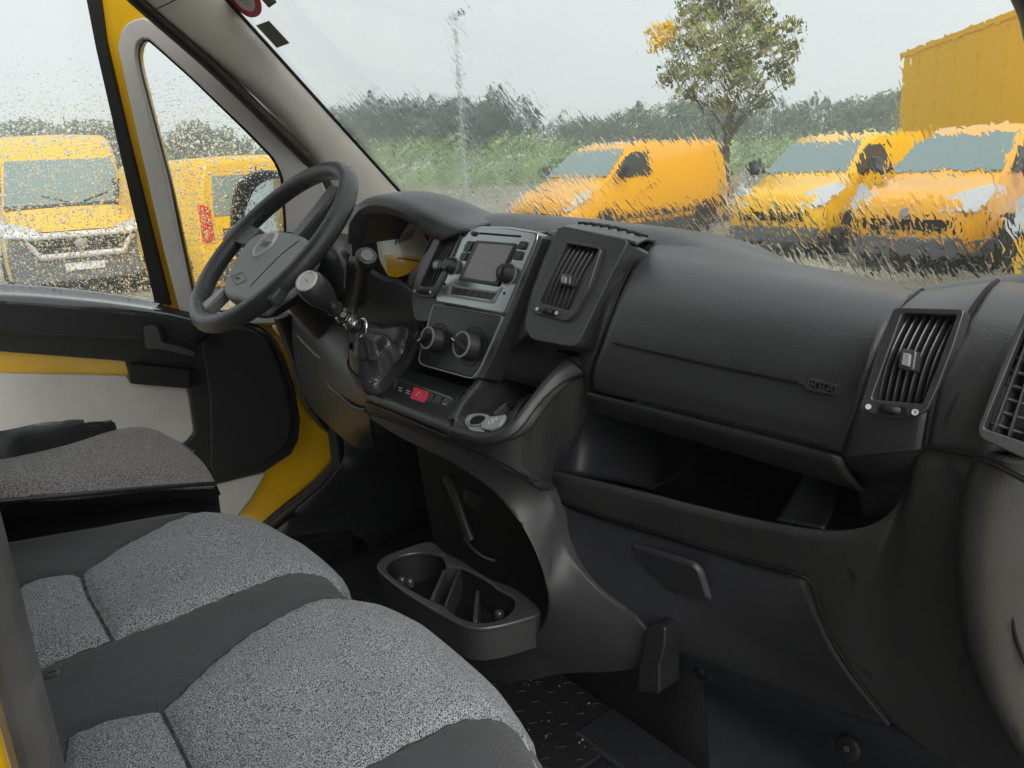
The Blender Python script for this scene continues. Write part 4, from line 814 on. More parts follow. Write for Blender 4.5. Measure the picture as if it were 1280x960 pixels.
slab('yellow_patch', LP_, [(480, 318), (498, 319), (522, 321.5), (533, 321), (525, 328), (511, 342), (497, 347), (485, 345)], M['yellow'], lens, .0, .0012, bevel=0)  # yellow seen in the lens, laid on as a flat patch of colour
tube('patch_line', [LP_.at(497, 322.5, .0015), LP_.at(524, 326, .0015)], .0012, M['recess'], lens, n=5)
tube('warning_strip', [LP_.at(533, 294, .001), LP_.at(539, 303, .001), LP_.at(535, 314, .001)], .0045, plastic('dark_red', (.12, .01, .012), .3, 900, 0), lens, n=8, res=8)
patch('hood_side', [PYs([(511, 344, .01), (524, 329, .005), (538, 308, .0), (546, 292, .0)]), PYs([(505, 372, -.01), (512, 362, -.014), (520, 340, -.014), (538, 298, -.012)]), PYs([(498, 412, -.015), (514, 404, -.02), (514, 380, -.02), (520, 350, -.02)])], M['dash'], dash, n=24, m=16)
# dash left of the hood, knee panel and column area
patch('left_top', [PYs([(395, 300, .16), (425, 292, .14), (452, 296, .10)]), PYs([(400, 315, .08), (430, 303, .06), (458, 310, .04)]), PYs([(405, 345, .02), (435, 330, .0), (470, 345, .0)]), PYs([(410, 400, .0), (440, 400, -.02), (490, 400, -.01)])], M['dash'], dash, n=20, m=20)
patch('column_surround', [PYs([(455, 330, .0), (480, 345, -.01), (500, 350, -.01), (525, 372, -.025)]), PYs([(445, 380, -.03), (470, 390, -.03), (498, 396, -.03), (535, 400, -.03)]), PYs([(430, 430, -.03), (460, 440, -.03), (495, 440, -.03), (530, 440, -.03)])], M['console'], dash, n=20, m=16)
patch('knee_panel', [PYs([(358, 398, .10), (370, 384, .06), (400, 392, .0), (440, 405, -.03), (470, 440, -.05)]), PYs([(363, 425, .08), (378, 424, .02), (402, 448, -.05), (425, 470, -.09), (462, 486, -.11)]), PYs([(366, 450, .08), (380, 452, .03), (404, 478, -.05), (430, 496, -.09), (462, 502, -.11)]), PYs([(374, 488, .09), (390, 500, .05), (412, 520, .0), (440, 530, -.05), (464, 528, -.09)]), PYs([(384, 508, .12), (402, 524, .10), (424, 544, .08), (446, 560, .05), (470, 560, .0)])], M['dash'], dash, n=40, m=30)
tube('knee_edge', PYs([(366, 414, .07), (378, 427, .02), (394, 444, -.03), (403, 452, -.05), (406, 462, -.052), (410, 480, -.06), (428, 497, -.09), (444, 510, -.10), (458, 513, -.11)]), .004, M['satin'], dash, res=40, n=8)

# ------------------------------------------------------------------ steering column, wheel, gear lever
WT = rad(48); WC = PD(340, 305, 1.50); WN = V((0, -math.cos(WT), math.sin(WT))); WR = .197
col = thing('steering_column', 'black steering column shroud with a stalk switch behind the wheel', 'steering column', WC-WN*.2)
lathe('column_shroud', WC-WN*.03, -WN, [(.0, 0), (.052, 0), (.066, .02), (.075, .09), (.085, .18), (.09, .3)], M['recess'], col, n=32)
patch('shroud_top', [PYs([(405, 302, -.02), (425, 308, -.02), (438, 318, -.02)]), PYs([(400, 318, -.06), (420, 322, -.07), (433, 335, -.07)]), PYs([(395, 345, -.08), (415, 350, -.09), (430, 365, -.09)])], M['satin'], col, n=14, m=12)
stalk = tube('wiper_stalk', [PY(458, 322, -.12), PY(455, 332, -.115), PY(452, 348, -.09), PY(448, 374, -.05)], [.011, .0105, .012, .014], M['satin'], col, res=20, n=16)
sn = (PY(458, 322, -.12)-PY(455, 332, -.115)).normalized()
lathe('stalk_end', PY(457, 325, -.118), sn, [(.0155, -.012), (.0165, -.004), (.0165, .010), (.0145, .014), (0, .0145)], M['satin'], stalk, n=28)
lathe('stalk_button', PY(457, 325, -.118)+sn*.0135, sn, [(.0095, 0), (.0095, .0022), (0, .0026)], M['dimprint'], stalk, n=24)
tube('light_stalk', [WC-WN*.06+V((-.05, 0, 0)), WC-WN*.05+V((-.15, -.0, .0))], [.012, .010], M['satin'], col, n=14)
wheel = thing('steering_wheel', 'black four spoke steering wheel with grey centre pad and round badge', 'steering wheel', WC)
WPn = Plane(WC, WN)
cw = [WC+WPn.x*(WR*math.cos(t))+WPn.y*(WR*math.sin(t)) for t in np.linspace(0, 2*math.pi, 73)[:-1]]
tube('rim', cw, .0185, M['wheelrim'], wheel, closed=True, n=18)
# hub pad, narrowing towards the driver's lap
padpx = [(277, 361), (283, 343), (298, 316), (312, 298), (328, 289), (352, 287), (372, 291), (381, 297), (381, 308), (368, 326), (346, 352), (326, 366), (311, 378), (296, 374), (281, 370)]
pad = slab('hub_pad', WPn, padpx, M['wheelpad'], wheel, -.03, .016, curve=64, bevel=.012, seg=4)
slab('hub_under', WPn, [(290, 345), (330, 292), (372, 290), (392, 300), (390, 320), (352, 362), (320, 382), (300, 380)], M['recess'], wheel, -.06, -.02, curve=48, bevel=.006)
for px_, w in (([(318, 298), (306, 290), (298, 283)], 14), ([(285, 352), (272, 366), (262, 378)], 12), ([(372, 302), (388, 292), (404, 280)], 14), ([(330, 362), (338, 368), (346, 372)], 12)):
    pass
def spoke(a, b_, wa, wb, sm=None):
    A, B = WPn.at(*a, -.006), WPn.at(*b_, -.002); t = (B-A).normalized(); s_ = WN.cross(t).normalized()
    q = [A-s_*wa, B-s_*wb, B+s_*wb, A+s_*wa]; 
    mesh('spoke', [p+WN*.010 for p in q]+[p-WN*.012 for p in q], [(0, 1, 2, 3), (7, 6, 5, 4), (0, 4, 5, 1), (1, 5, 6, 2), (2, 6, 7, 3), (3, 7, 4, 0)], sm or M['wheelrim'], wheel, bevel=.005)
spoke((322, 300), (292, 290), .022, .030); spoke((286, 362), (258, 388), .014, .022, M['greyplast']); spoke((372, 300), (424, 236), .020, .028); spoke((322, 366), (352, 366), .016, .024)
lathe('badge', WPn.at(332, 306, .0155), WN, [(.0255, .0030), (.0265, .0042), (.0315, .0042), (.033, .003), (.034, -.002)], M['print'], wheel, n=44)
lathe('badge_face', WPn.at(332, 306, .0155), WN, [(0, .0036), (.0258, .0032), (.0262, -.001)], M['greyplast'], wheel, n=40)
text('badge_letters', 'FIAT', WPn.at(332, 306, .0195), WPn.x, WPn.y, .0195, M['panel'], wheel)
o_ = WPn.at(297, 348, .0165)
ring('word_frame', WPn, [(288, 345), (303, 339), (309, 350), (294, 357)], [(289.5, 345.8), (302.5, 340.6), (307.3, 349.6), (294.6, 355.4)], M['panel'], wheel, .014, .0168, ro=2, ri=2, bevel=0)
text('airbag_word', 'AIRBAG', WPn.at(297, 348, .0165), WPn.x, WPn.y, .0085, M['panel'], wheel)
tube('pad_line', [WPn.at(x, y, .0158) for x, y in [(374, 301), (352, 318), (330, 340), (313, 358)]], .0012, M['recess'], wheel, n=6, res=20)
# gear lever
KB, KA = PY(468, 452, -.10), PY(396, 364, -.21)
gear = thing('gear_lever', 'gear lever with grey knob, ringed shaft and crumpled black leather gaiter', 'gear lever', KB)
K1, K2 = PY(417, 385, -.18), PY(446, 408, -.145)
ka = (KA-K1).normalized()
kl = (KA-K1).length
lathe('knob', K1, ka, [(0, -.002), (.011, -.002), (.012, .008), (.015, .018), (.0198, .030), (.0225, .044), (.0228, .056), (.0212, .066), (.0175, .0715), (0, .0725)], M['knobgrey'], gear, n=36)
lathe('knob_cap', K1+ka*.0715, ka, [(.0178, -.001), (.0168, .0026), (.0135, .0028), (.013, .0014), (0, .0018)], M['print'], gear, n=32)
text('shift_pattern', 'R 1 3 5', K1+ka*.0732, V((1, 0, 0)), V((0, .5, 1)), .006, M['dimprint'], gear)
tube('shaft', [K1, K1.lerp(K2, .5), K2], [.0085, .0075, .0085], M['chrome'], gear, n=18)
for f in (.08, .42, .75, .95):
    p = K1.lerp(K2, f); lathe('shaft_ring', p, ka, [(.0085, -.004), (.0125, -.003), (.0135, 0), (.0125, .003), (.0085, .004)], M['satin'] if f in (.08, .95) else M['chrome'], gear, n=28)
rp = PY(453, 410, -.14)
tube('pull_ring', [rp+V((.012*math.cos(t), .004*math.sin(t), .013*math.sin(t))) for t in np.linspace(0, 2*math.pi, 25)[:-1]], .003, M['chrome'], gear, closed=True, n=8)
# gaiter: a draped skin with folds
def gaiter():
    nu, nv = 72, 28; vs_ = []; fs = []
    base = [PY(x, y, v) for x, y, v in [(440, 462, -.13), (455, 484, -.135), (478, 490, -.12), (502, 470, -.08), (520, 440, -.05), (528, 412, -.03), (518, 404, -.01), (490, 404, .0), (462, 410, -.01), (440, 430, -.07)]]
    base = resample(base, nu, True); top = [K2+V((0, 0, 0))+(V((math.cos(t), 0, math.sin(t)))*.016) for t in np.linspace(0, 2*math.pi, nu+1)[:-1]]
    top = top[::-1]
    best = min(range(nu), key=lambda s: sum((base[i]-top[(i+s) % nu]).length for i in range(nu)))
    top = top[best:]+top[:best]
    c = sum(base, V())/nu
    for j in range(nv):
        f = j/(nv-1)
        for i in range(nu):
            p = top[i].lerp(base[i], f); ax = K2.lerp(c, f); d = (p-ax); r = d.length
            a = 2*math.pi*i/nu
            w = math.sin(math.pi*f)
            q = 1+w*(.17*math.sin(4*a+2.0*math.sin(3*f+a))+.035*math.sin(9*a-5*f)+.10*math.sin(2*a+8*f))+.22*w
            sag = -.012*w*(1+math.sin(7*f*3+2*a))
            vs_.append(ax+d*q+V((0, 0, sag)))
    for j in range(nv-1):
        for i in range(nu): fs.append((j*nu+i, j*nu+(i+1) % nu, (j+1)*nu+(i+1) % nu, (j+1)*nu+i))
    return mesh('gaiter', vs_, fs, M['vinyl'], gear, sub=1)
gaiter()
# ------------------------------------------------------------------ passenger bench
Z0, RR = .61, .09
_fx = [-.40, -.25, -.19, -.10, .0, .10, .150, .172, .20, .25, .307, .443, .523, .575, .60, .66]
_fy = [-.52, -.42, -.350, -.318, -.300, -.297, -.306, -.316, -.310, -.292, -.285, -.290, -.301, -.325, -.36, -.50]
def front(x): return np.interp(x, _fx, _fy) - .071
def side_l(y): return np.interp(y, [-1, -.64, -.33, 0], [-.34, -.315, -.205, -.16])
def prof(x, s):                                   # s runs along the cushion, over the front roll and down
    yc = front(x); t = s-yc; th = np.clip(t/RR, 0, 1.45)
    y = np.where(t < 0, s, yc+RR*np.sin(th)); z = np.where(t < 0, Z0, Z0-RR*(1-np.cos(th)))
    ex = np.maximum(t-1.45*RR, 0); z = z-ex*.99; y = y+ex*.12
    # edges fall away
    dl = np.clip((side_l(y)+.055-x)/.055, 0, 1.6); z = z-.055*(1-np.sqrt(np.clip(1-np.minimum(dl, 1)**2, 0, 1)))-np.maximum(dl-1, 0)*.2
    dr = np.clip((x-.575)/.05, 0, 1.3); z = z-.05*(1-np.sqrt(np.clip(1-np.minimum(dr, 1)**2, 0, 1)))-np.maximum(dr-1, 0)*.3
    return y, z
def seat_hit(px, py):
    d = ray(px, py); lo = None
    ts = np.linspace(.2, 3, 6000); X_ = CAM.x+d.x*ts; Y_ = CAM.y+d.y*ts; Z_ = CAM.z+d.z*ts
    i = int(np.argmax(Z_ <= Z0)); x, y = X_[i], Y_[i]
    yc = front(x)
    if y <= yc: return x, y
    ss = np.linspace(yc, yc+.16, 400); yy, zz = prof(np.full(400, x), ss)
    # the ray seen in the y-z plane at this x; closest profile point
    best, bs = 1e9, yc
    sl = d.z/d.y
    for s_, a, b_ in zip(ss, yy, zz):
        e = abs(CAM.z+(a-CAM.y)*sl-b_)
        if e < best-1e-5: best, bs = e, s_
        elif best < .002 and e > best+.004: break
    return x, bs
LEFT = -.40
polys_px = {
 'R1': [(203, 884), (223, 867), (265, 826), (309, 791), (361, 764), (412, 738), (440, 733), 'F', (651, 889), (628, 882), (599, 890), (553, 907), (503, 932), (453, 959), (400, 1000), (330, 1080), (262, 1000), (240, 958), (222, 920)],
 'R2': [(84, 922), (86, 919), (137, 898), (165, 890), (199, 886), (218, 920), (236, 958), (258, 1000), (320, 1080), (200, 1200), (60, 1100)],
 'M1': [(103, 716), (155, 682), (206, 654), (258, 633), 'G', (423, 711), (395, 708), (344, 720), (292, 741), (223, 772), (143, 801), (110, 742)],
 'M2': [(27, 733), (62, 721), (99, 718), (107, 742), (139, 802), (100, 817), (56, 834), (0, 860), (-40, 800)],
}
polys = {}
for k, L_ in polys_px.items():
    q = []
    for i, p in enumerate(L_):
        if p == 'F': q += [(.204, front(.204)+.09), (.22, front(.22)+.3), (.52, front(.52)+.3), (.525, front(.525)+.12)]
        elif p == 'G': q += [(-.17, front(-.17)+.08), (-.17, front(-.17)+.3), (.13, front(.13)+.3), (.135, front(.135)+.1)]
        else: q.append(seat_hit(*p))
    polys[k] = np.array(q)
def sdist(P, poly):
    A = poly; B = np.roll(poly, -1, 0); d = np.full(len(P), 1e9); ins = np.zeros(len(P), bool)
    for a, b_ in zip(A, B):
        e = b_-a; w = P-a; t = np.clip((w@e)/max(e@e, 1e-12), 0, 1); d = np.minimum(d, np.hypot(*(w-t[:, None]*e).T))
        c = ((a[1] > P[:, 1]) != (b_[1] > P[:, 1])); xi = a[0]+(P[:, 1]-a[1])*e[0]/(e[1] if abs(e[1]) > 1e-12 else 1e-12)
        ins ^= c & (P[:, 0] < xi)
    return np.where(ins, d, -d)
nx, ns = 340, 330
gx = np.linspace(-.385, .645, nx); gt = np.linspace(0, 1, ns)
XX, TT = np.meshgrid(gx, gt)
SS = -.98+TT*(front(XX)+.36+.98)
Pq = np.stack([XX.ravel(), SS.ravel()], 1)
sd = np.max([sdist(Pq, p) for p in polys.values()], axis=0)
yy, zz = prof(Pq[:, 0], Pq[:, 1])
th = np.clip((Pq[:, 1]-front(Pq[:, 0]))/RR, 0, 1.45)
puff = np.where(sd > 0, .013*(1-np.exp(-np.abs(sd)/.028)), .004*(1-np.exp(-np.abs(sd)/.02))) - .004*np.exp(-(sd/.006)**2)
# rear squab panels tip up a little; soft wrinkles
wr = .0012*np.sin(Pq[:, 0]*31+2.1*np.sin(Pq[:, 1]*17))*np.sin(Pq[:, 1]*23)+.003*np.sin(Pq[:, 0]*9+1)*np.sin(Pq[:, 1]*8)
puck = .0016*np.sin(Pq[:, 0]*190+np.sin(Pq[:, 1]*70)*2)*np.sin(Pq[:, 1]*170+np.sin(Pq[:, 0]*60)*2)*np.exp(-np.abs(sd)/.022)
h = puff+wr+puck
yy2 = yy+h*np.sin(th); zz2 = zz+h*np.cos(th)
bench = thing('passenger_bench', 'double passenger bench in speckled grey cloth with dark ribbed bolsters', 'seat', (.15, -.6, .08))
me = bpy.data.meshes.new('cushion')
fs = [(j*nx+i, j*nx+i+1, (j+1)*nx+i+1, (j+1)*nx+i) for j in range(ns-1) for i in range(nx-1)]
me.from_pydata(np.stack([Pq[:, 0], yy2, zz2], 1).tolist(), [], fs)
at = me.attributes.new('panel', 'FLOAT', 'POINT'); at.data.foreach_set('value', sd.astype(np.float32))
fin('cushion', me, M['bench'], bench, True)
def spt(px, py, lift=.0015):
    x, s = seat_hit(px, py); y, z = prof(np.array([x]), np.array([s])); return V((x, float(y[0]), float(z[0])+lift+.003))
for L_ in ([(652, 890), (656, 905), (655, 925), (648, 945), (638, 965)], [(661, 900), (664, 920), (663, 940), (657, 962)]):
    tube('stitch', [spt(*p) for p in L_], .0011, plastic('white_thread', (.5, .5, .48), .7, 900, 0), bench, res=20, n=6)
bs = spt(66, 848, .0)
lathe('belt_slot', bs, (0, 0, 1), [(.008, -.006), (.008, .002), (.0055, .003), (.0045, -.006), (0, -.006)], M['slat'], bench, n=20)
box('seat_base', (-.20, -.92, .08), (.56, -.36, .44), M['recess'], bench, bevel=.02)
for x0, x1 in ((-.26, .14), (.16, .60)):
    o = box('backrest', (x0, -.99, .60), (x1, -.89, 1.22), M['bench'], bench, bevel=.045, seg=5)

# ------------------------------------------------------------------ driver's seat
dseat = thing('driver_seat', 'driver seat in worn brown tweed cover with black vinyl sides', 'seat', (-.55, -.6, .08))
def PZs(L): return [PZ(*q) for q in L]
r0 = PZs([(-120, 668, .58), (0, 660, .57), (100, 648, .54), (220, 632, .50), (262, 634, .48), (274, 626, .485)])
r1 = PZs([(-120, 640, .70), (0, 627, .68), (100, 619, .655), (200, 610, .61), (250, 606, .59), (270, 605, .578)])
r2 = PZs([(-120, 620, .715), (0, 607, .70), (100, 598, .67), (190, 588, .635), (240, 583, .605), (263, 592, .585)])
r3 = PZs([(-120, 602, .715), (0, 590, .705), (90, 578, .68), (170, 564, .65), (222, 560, .62), (252, 576, .595)])
r4 = PZs([(-120, 586, .71), (0, 574, .70), (80, 557, .685), (150, 536, .66), (186, 535, .645), (225, 553, .61)])
M['tweedtop'] = fabric('driver_seat_tweed', (.48, .455, .44), (.10, .09, .085), 480, rib=70)[0]
patch('seat_top', [r1, r2, r3, r4, [p+V((-.10, .05, -.06)) for p in r4]], M['tweedtop'], dseat, n=60, m=40, solid=.01)
patch('seat_side', [[p+V((0, .0, -.12)) for p in r0], r0, [a.lerp(b_, .6)+V((.018, 0, 0)) for a, b_ in zip(r0, r1)], r1], M['vinyl'], dseat, n=60, m=24, solid=.006)
l0 = PZs([(-120, 590, .70), (0, 577, .695), (60, 562, .685), (110, 545, .67), (142, 533, .665)])
l1 = PZs([(-120, 556, .74), (0, 543, .735), (50, 533, .72), (100, 528, .70), (140, 531, .675)])
patch('side_bolster', [[p+V((0, 0, -.02)) for p in l0], l0, [a.lerp(b_, .5)+V((0, .0, .012)) for a, b_ in zip(l0, l1)], l1, [p+V((-.06, .02, -.08)) for p in l1]], M['vinyl'], dseat, n=40, m=24, solid=.006)
tube('seam_piping', [p+V((0, 0, .001)) for p in r1], .0035, M['vinyl'], dseat, res=40, n=8)
tube('seam_piping', [p+V((0, 0, .003)) for p in l0], .0035, M['vinyl'], dseat, res=40, n=8)
box('seat_base', (-.74, -.95, .08), (-.36, -.45, .46), M['recess'], dseat, bevel=.03)
box('backrest', (-.80, -1.0, .62), (-.34, -.88, 1.25), M['vinyl'], dseat, bevel=.045, seg=5)
# ------------------------------------------------------------------ floor mats and pedal
matm = plastic('mat_rubber', (.018, .018, .019), .5, 90, .0007, .35, dust=.5, dustcol=(.09, .085, .075))
fm = tag(box('floor_mat', (-.12, -.2, .081), (.20, .33, .090), matm, None, bevel=.003), 'wet black rubber floor mat between bench and lower dashboard', 'mat')
for i in range(7):
    for j in range(9):
        x, y = -.09+i*.042, -.05+j*.042
        tube('tread_rib', [V((x, y, .0905)), V((x+.018, y, .0905)), V((x+.024, y+.012, .0905))], .0016, matm, fm, n=5)
fm2 = tag(box('floor_mat', (-.78, -.35, .081), (-.2, .36, .089), matm, None, bevel=.003), 'dark rubber mat in the driver footwell with ribbed tread', 'mat')
for i in range(16):
    tube('tread_rib', [V((-.74+i*.034, -.1, .0895)), V((-.74+i*.034, .3, .0895))], .004, matm, fm2, n=5)
for a, b_ in (((-.42, .34, .30), 0), ((-.58, .34, .30), 1)):
    t = thing('pedal', ['ribbed black accelerator pedal in the dark footwell nearest the console', 'black brake pedal in the dark footwell further from the console'][b_], 'pedal', a)
    box('pedal_pad', (a[0]-.03, a[1]-.04, a[2]-.12), (a[0]+.03, a[1]-.02, a[2]), M['slat'], t, bevel=.006)
    tube('pedal_arm', [V((a[0], a[1]-.03, a[2]-.03)), V((a[0], a[1]+.06, a[2]+.12)), V((a[0], a[1]+.16, a[2]+.3))], .008, M['slat'], t, res=12, n=8)

gv_, gf_ = [], []
grg = np.random.default_rng(2)
for _ in range(420):
    x, y = grg.uniform(-.12, .62), grg.uniform(-.15, .30)
    z = .0905 if x < .2 else .0805
    s_ = grg.uniform(.0012, .0034); i = len(gv_)
    for k in range(3): a_ = grg.uniform(0, 6.28); gv_.append((x+s_*math.cos(a_), y+s_*math.sin(a_), z))
    gv_.append((x, y, z+s_)); gf_ += [(i, i+1, i+3), (i+1, i+2, i+3), (i+2, i, i+3)]
go = mesh('grit', gv_, gf_, plastic('grit_stone', (.22, .20, .17), .8, 900, 0), None, smooth=False); go['kind'] = 'stuff'
# ------------------------------------------------------------------ yard, field, far wood
def ground_mat():
    m, nt, b = new_mat('wet_gravel_and_grass'); L = nt.links.new; tc = nt.nodes.new('ShaderNodeTexCoord')
    v = N(nt, 'ShaderNodeTexVoronoi', Scale=26.0); L(tc.outputs['Object'], v.inputs['Vector'])
    g = ramp(nt, v.outputs['Color'], [(.1, (.14, .13, .095)), (.5, (.38, .35, .26)), (.95, (.62, .58, .46))])
    n = N(nt, 'ShaderNodeTexNoise', Scale=.35, Detail=5.0); L(tc.outputs['Object'], n.inputs['Vector'])
    wet = ramp(nt, n.outputs['Fac'], [(.38, (.45, .45, .46)), (.6, (1, 1, 1))])
    mx = nt.nodes.new('ShaderNodeMix'); mx.data_type = 'RGBA'; mx.blend_type = 'MULTIPLY'; mx.inputs['Factor'].default_value = 1; L(g, mx.inputs[6]); L(wet, mx.inputs[7])
    n2 = N(nt, 'ShaderNodeTexNoise', Scale=3.0, Detail=6.0); L(tc.outputs['Object'], n2.inputs['Vector'])
    gr = ramp(nt, n2.outputs['Fac'], [(.3, (.12, .17, .045)), (.6, (.20, .27, .08)), (.75, (.28, .29, .13))])
    # the yard ends in a weedy edge some twenty metres off
    sp = nt.nodes.new('ShaderNodeVectorMath'); sp.operation = 'LENGTH'; L(tc.outputs['Object'], sp.inputs[0])
    n3 = N(nt, 'ShaderNodeTexNoise', Scale=.25, Detail=4.0); L(tc.outputs['Object'], n3.inputs['Vector'])
    ad = N(nt, 'ShaderNodeMath', operation='MULTIPLY_ADD'); L(n3.outputs['Fac'], ad.inputs[0]); ad.inputs[1].default_value = 9.0; L(sp.outputs['Value'], ad.inputs[2])
    mr = N(nt, 'ShaderNodeMapRange'); mr.inputs['From Min'].default_value = 52; mr.inputs['From Max'].default_value = 64; L(ad.outputs[0], mr.inputs['Value'])
    m2 = nt.nodes.new('ShaderNodeMix'); m2.data_type = 'RGBA'; L(mr.outputs[0], m2.inputs['Factor']); L(mx.outputs[2], m2.inputs[6]); L(gr, m2.inputs[7])
    L(m2.outputs[2], b.inputs['Base Color']); b.inputs['Roughness'].default_value = .55
    bp = N(nt, 'ShaderNodeBump', Distance=.02); L(v.outputs['Distance'], bp.inputs['Height']); L(bp.outputs[0], b.inputs['Normal'])
    return m
g = mesh('ground', [(-400, -400, GROUND), (400, -400, GROUND), (400, 400, GROUND), (-400, 400, GROUND)], [(0, 1, 2, 3)], ground_mat(), None, smooth=False); g['kind'] = 'structure'
def gpt(px, depth, z=GROUND):                          # ground spot below a bearing at a distance
    p = PD(px, 200, depth); return V((p.x, p.y, z))
def leafmat(name, a, b_, c, rough=.7):
    m, nt, b = new_mat(name); L = nt.links.new; ge = nt.nodes.new('ShaderNodeNewGeometry'); tc = nt.nodes.new('ShaderNodeTexCoord')
    n = N(nt, 'ShaderNodeTexNoise', Scale=1.3, Detail=3.0); L(tc.outputs['Object'], n.inputs['Vector'])
    ad = N(nt, 'ShaderNodeMath', operation='MULTIPLY_ADD'); L(ge.outputs['Random Per Island'], ad.inputs[0]); ad.inputs[1].default_value = .5; L(n.outputs['Fac'], ad.inputs[2])
    L(ramp(nt, ad.outputs[0], [(.35, a), (.7, b_), (1.0, c)]), b.inputs['Base Color']); b.inputs['Roughness'].default_value = rough; b.inputs['Specular IOR Level'].default_value = .2
    return m
M['leaf'] = leafmat('autumn_leaves', (.10, .12, .04), (.19, .21, .07), (.32, .30, .09))
M['leafy'] = leafmat('yellow_leaves', (.55, .36, .01), (.72, .46, .01), (.8, .55, .05))
M['bark'] = plastic('bark', (.085, .075, .06), .8, 60, .01, .2)
M['pine'] = leafmat('conifer_needles', (.05, .078, .075), (.075, .11, .10), (.11, .14, .12))
M['bush'] = leafmat('hedge_leaves', (.07, .10, .06), (.11, .15, .085), (.17, .2, .11))
M['bank'] = leafmat('meadow_bank', (.18, .28, .08), (.26, .37, .12), (.35, .44, .18))
M['weed'] = leafmat('dry_weeds', (.22, .21, .165), (.33, .32, .26), (.47, .46, .39))
def leaves(blobs, n, size, rng, flat=.5):
    vs_ = []; fs = []
    for c, r in blobs:
        k = max(6, int(n*r*r))
        d = rng.normal(size=(k, 3)); d /= np.linalg.norm(d, axis=1)[:, None]; rr = r*rng.random(k)**.45
        P = np.array(c)+d*rr[:, None]*np.array([1, 1, .8])
        for p in P:
            a = rng.normal(size=3); a /= np.linalg.norm(a); b_ = np.cross(a, rng.normal(size=3)); b_ /= np.linalg.norm(b_)
            s = size*(.6+.8*rng.random()); i = len(vs_)
            vs_ += [p-a*s, p+b_*s*.5, p+a*s, p-b_*s*.5]; fs.append((i, i+1, i+2, i+3))
    return vs_, fs
def raw(name, vs_, fs, mat_, parent):
    me = bpy.data.meshes.new(name); me.from_pydata([tuple(map(float, v)) for v in vs_], [], fs); me.materials.append(mat_)
    o = bpy.data.objects.new(name, me); C.objects.link(o); o.parent = parent; return o
def broad_tree(name, label, loc, H, R0, blobs, n, size, mat_, trunk_h, tr=.12, extra=None, seed=1, group=None, lean=.0):
    t = thing(name, label, 'tree', loc, group); t['_base'] = [0, 0, 0]
    rng = np.random.default_rng(seed)
    v_, f_ = leaves(blobs, n, size, rng); raw('crown', v_, f_, mat_, t)
    tube('trunk', [V((0, 0, -.1)), V((lean*.3, 0, trunk_h*.5)), V((lean, .0, trunk_h)), V((lean*1.2, .1, H*.8))], [tr, tr*.8, tr*.6, .02], M['bark'], t, res=14, n=10)
    for c, r in blobs[::2]:
        a = V((lean, 0, trunk_h*(.7+.5*rng.random()))); tube('limb', [a, a.lerp(V(c), .5)+V((0, 0, .15)), V(c)], [tr*.35, tr*.22, .008], M['bark'], t, res=8, n=6)
    if extra:
        v_, f_ = leaves(extra[0], n*1.2, size, rng); raw('yellow_leaves', v_, f_, extra[1], t)
    return t
rng = np.random.default_rng(5)
# autumn tree beyond the vans: depth about 19 m
TD = 19.0; tb = gpt(908, TD)
def tpt(px, py, off=0): return (PD(px, py, TD+off)-tb)
tree_blobs = []
for px_, py_, r in [(905, 5, .75), (870, 15, .6), (940, 20, .65), (860, 50, .6), (905, 55, .8), (955, 50, .6), (845, 85, .45), (880, 92, .6), (930, 95, .6), (975, 85, .45), (990, 60, .35), (900, 128, .45), (860, 118, .35), (950, 122, .4), (990, 32, .3), (835, 100, .3), (915, -40, .8), (870, -45, .6), (960, -30, .6), (920, 75, .5), (985, 100, .3)]:
    p = tpt(px_, py_, rng.uniform(-.9, .9)); tree_blobs.append(((p.x, p.y, p.z), r*.92))
yb_ = [((lambda p: (p.x, p.y, p.z))(tpt(px_, py_, -.3)), r) for px_, py_, r in [(822, 38, .26), (832, 50, .27), (820, 56, .2), (838, 36, .22)]]
broad_tree('autumn_tree', 'thin autumn tree with olive leaves and a bright yellow clump behind the parked vans', tb, 5.8, 2, tree_blobs, 820, .085, M['leaf'], 1.9, .10, (yb_, M['leafy']), 3, lean=.0)
# far trees: two conifer builds and two broad builds, copied
def conifer(name, H, R0, seed):
    rng = np.random.default_rng(seed); vs_ = []; fs = []
    for k in range(1500):
        f = rng.random()**.7; z = H*(.06+.94*f); r = R0*(1-f)**.8*(.45+.55*rng.random()**.5)*(1+.25*math.sin(z*5)); a = rng.random()*6.283
        p = np.array([r*math.cos(a), r*math.sin(a), z]); s = .30*(1.1-f*.6)
        d = np.array([math.cos(a), math.sin(a), -.35+.5*rng.random()]); w = np.cross(d, [0, 0, 1.])*.5; w += np.array([0, 0, .3*rng.normal()])
        i = len(vs_); vs_ += [p-d*s, p+w*s, p+d*s, p-w*s]; fs.append((i, i+1, i+2, i+3))
    return vs_, fs
def far_proto(kind, seed):
    rng = np.random.default_rng(seed)
    if kind == 'c': return conifer('c', 9, 2.3, seed)
    bl = [((rng.uniform(-1.8, 1.8), rng.uniform(-1.8, 1.8), rng.uniform(1.6, 6.2)), rng.uniform(1.0, 1.7)) for _ in range(12)]
    return leaves(bl, 60, .26, rng)
protos = {}
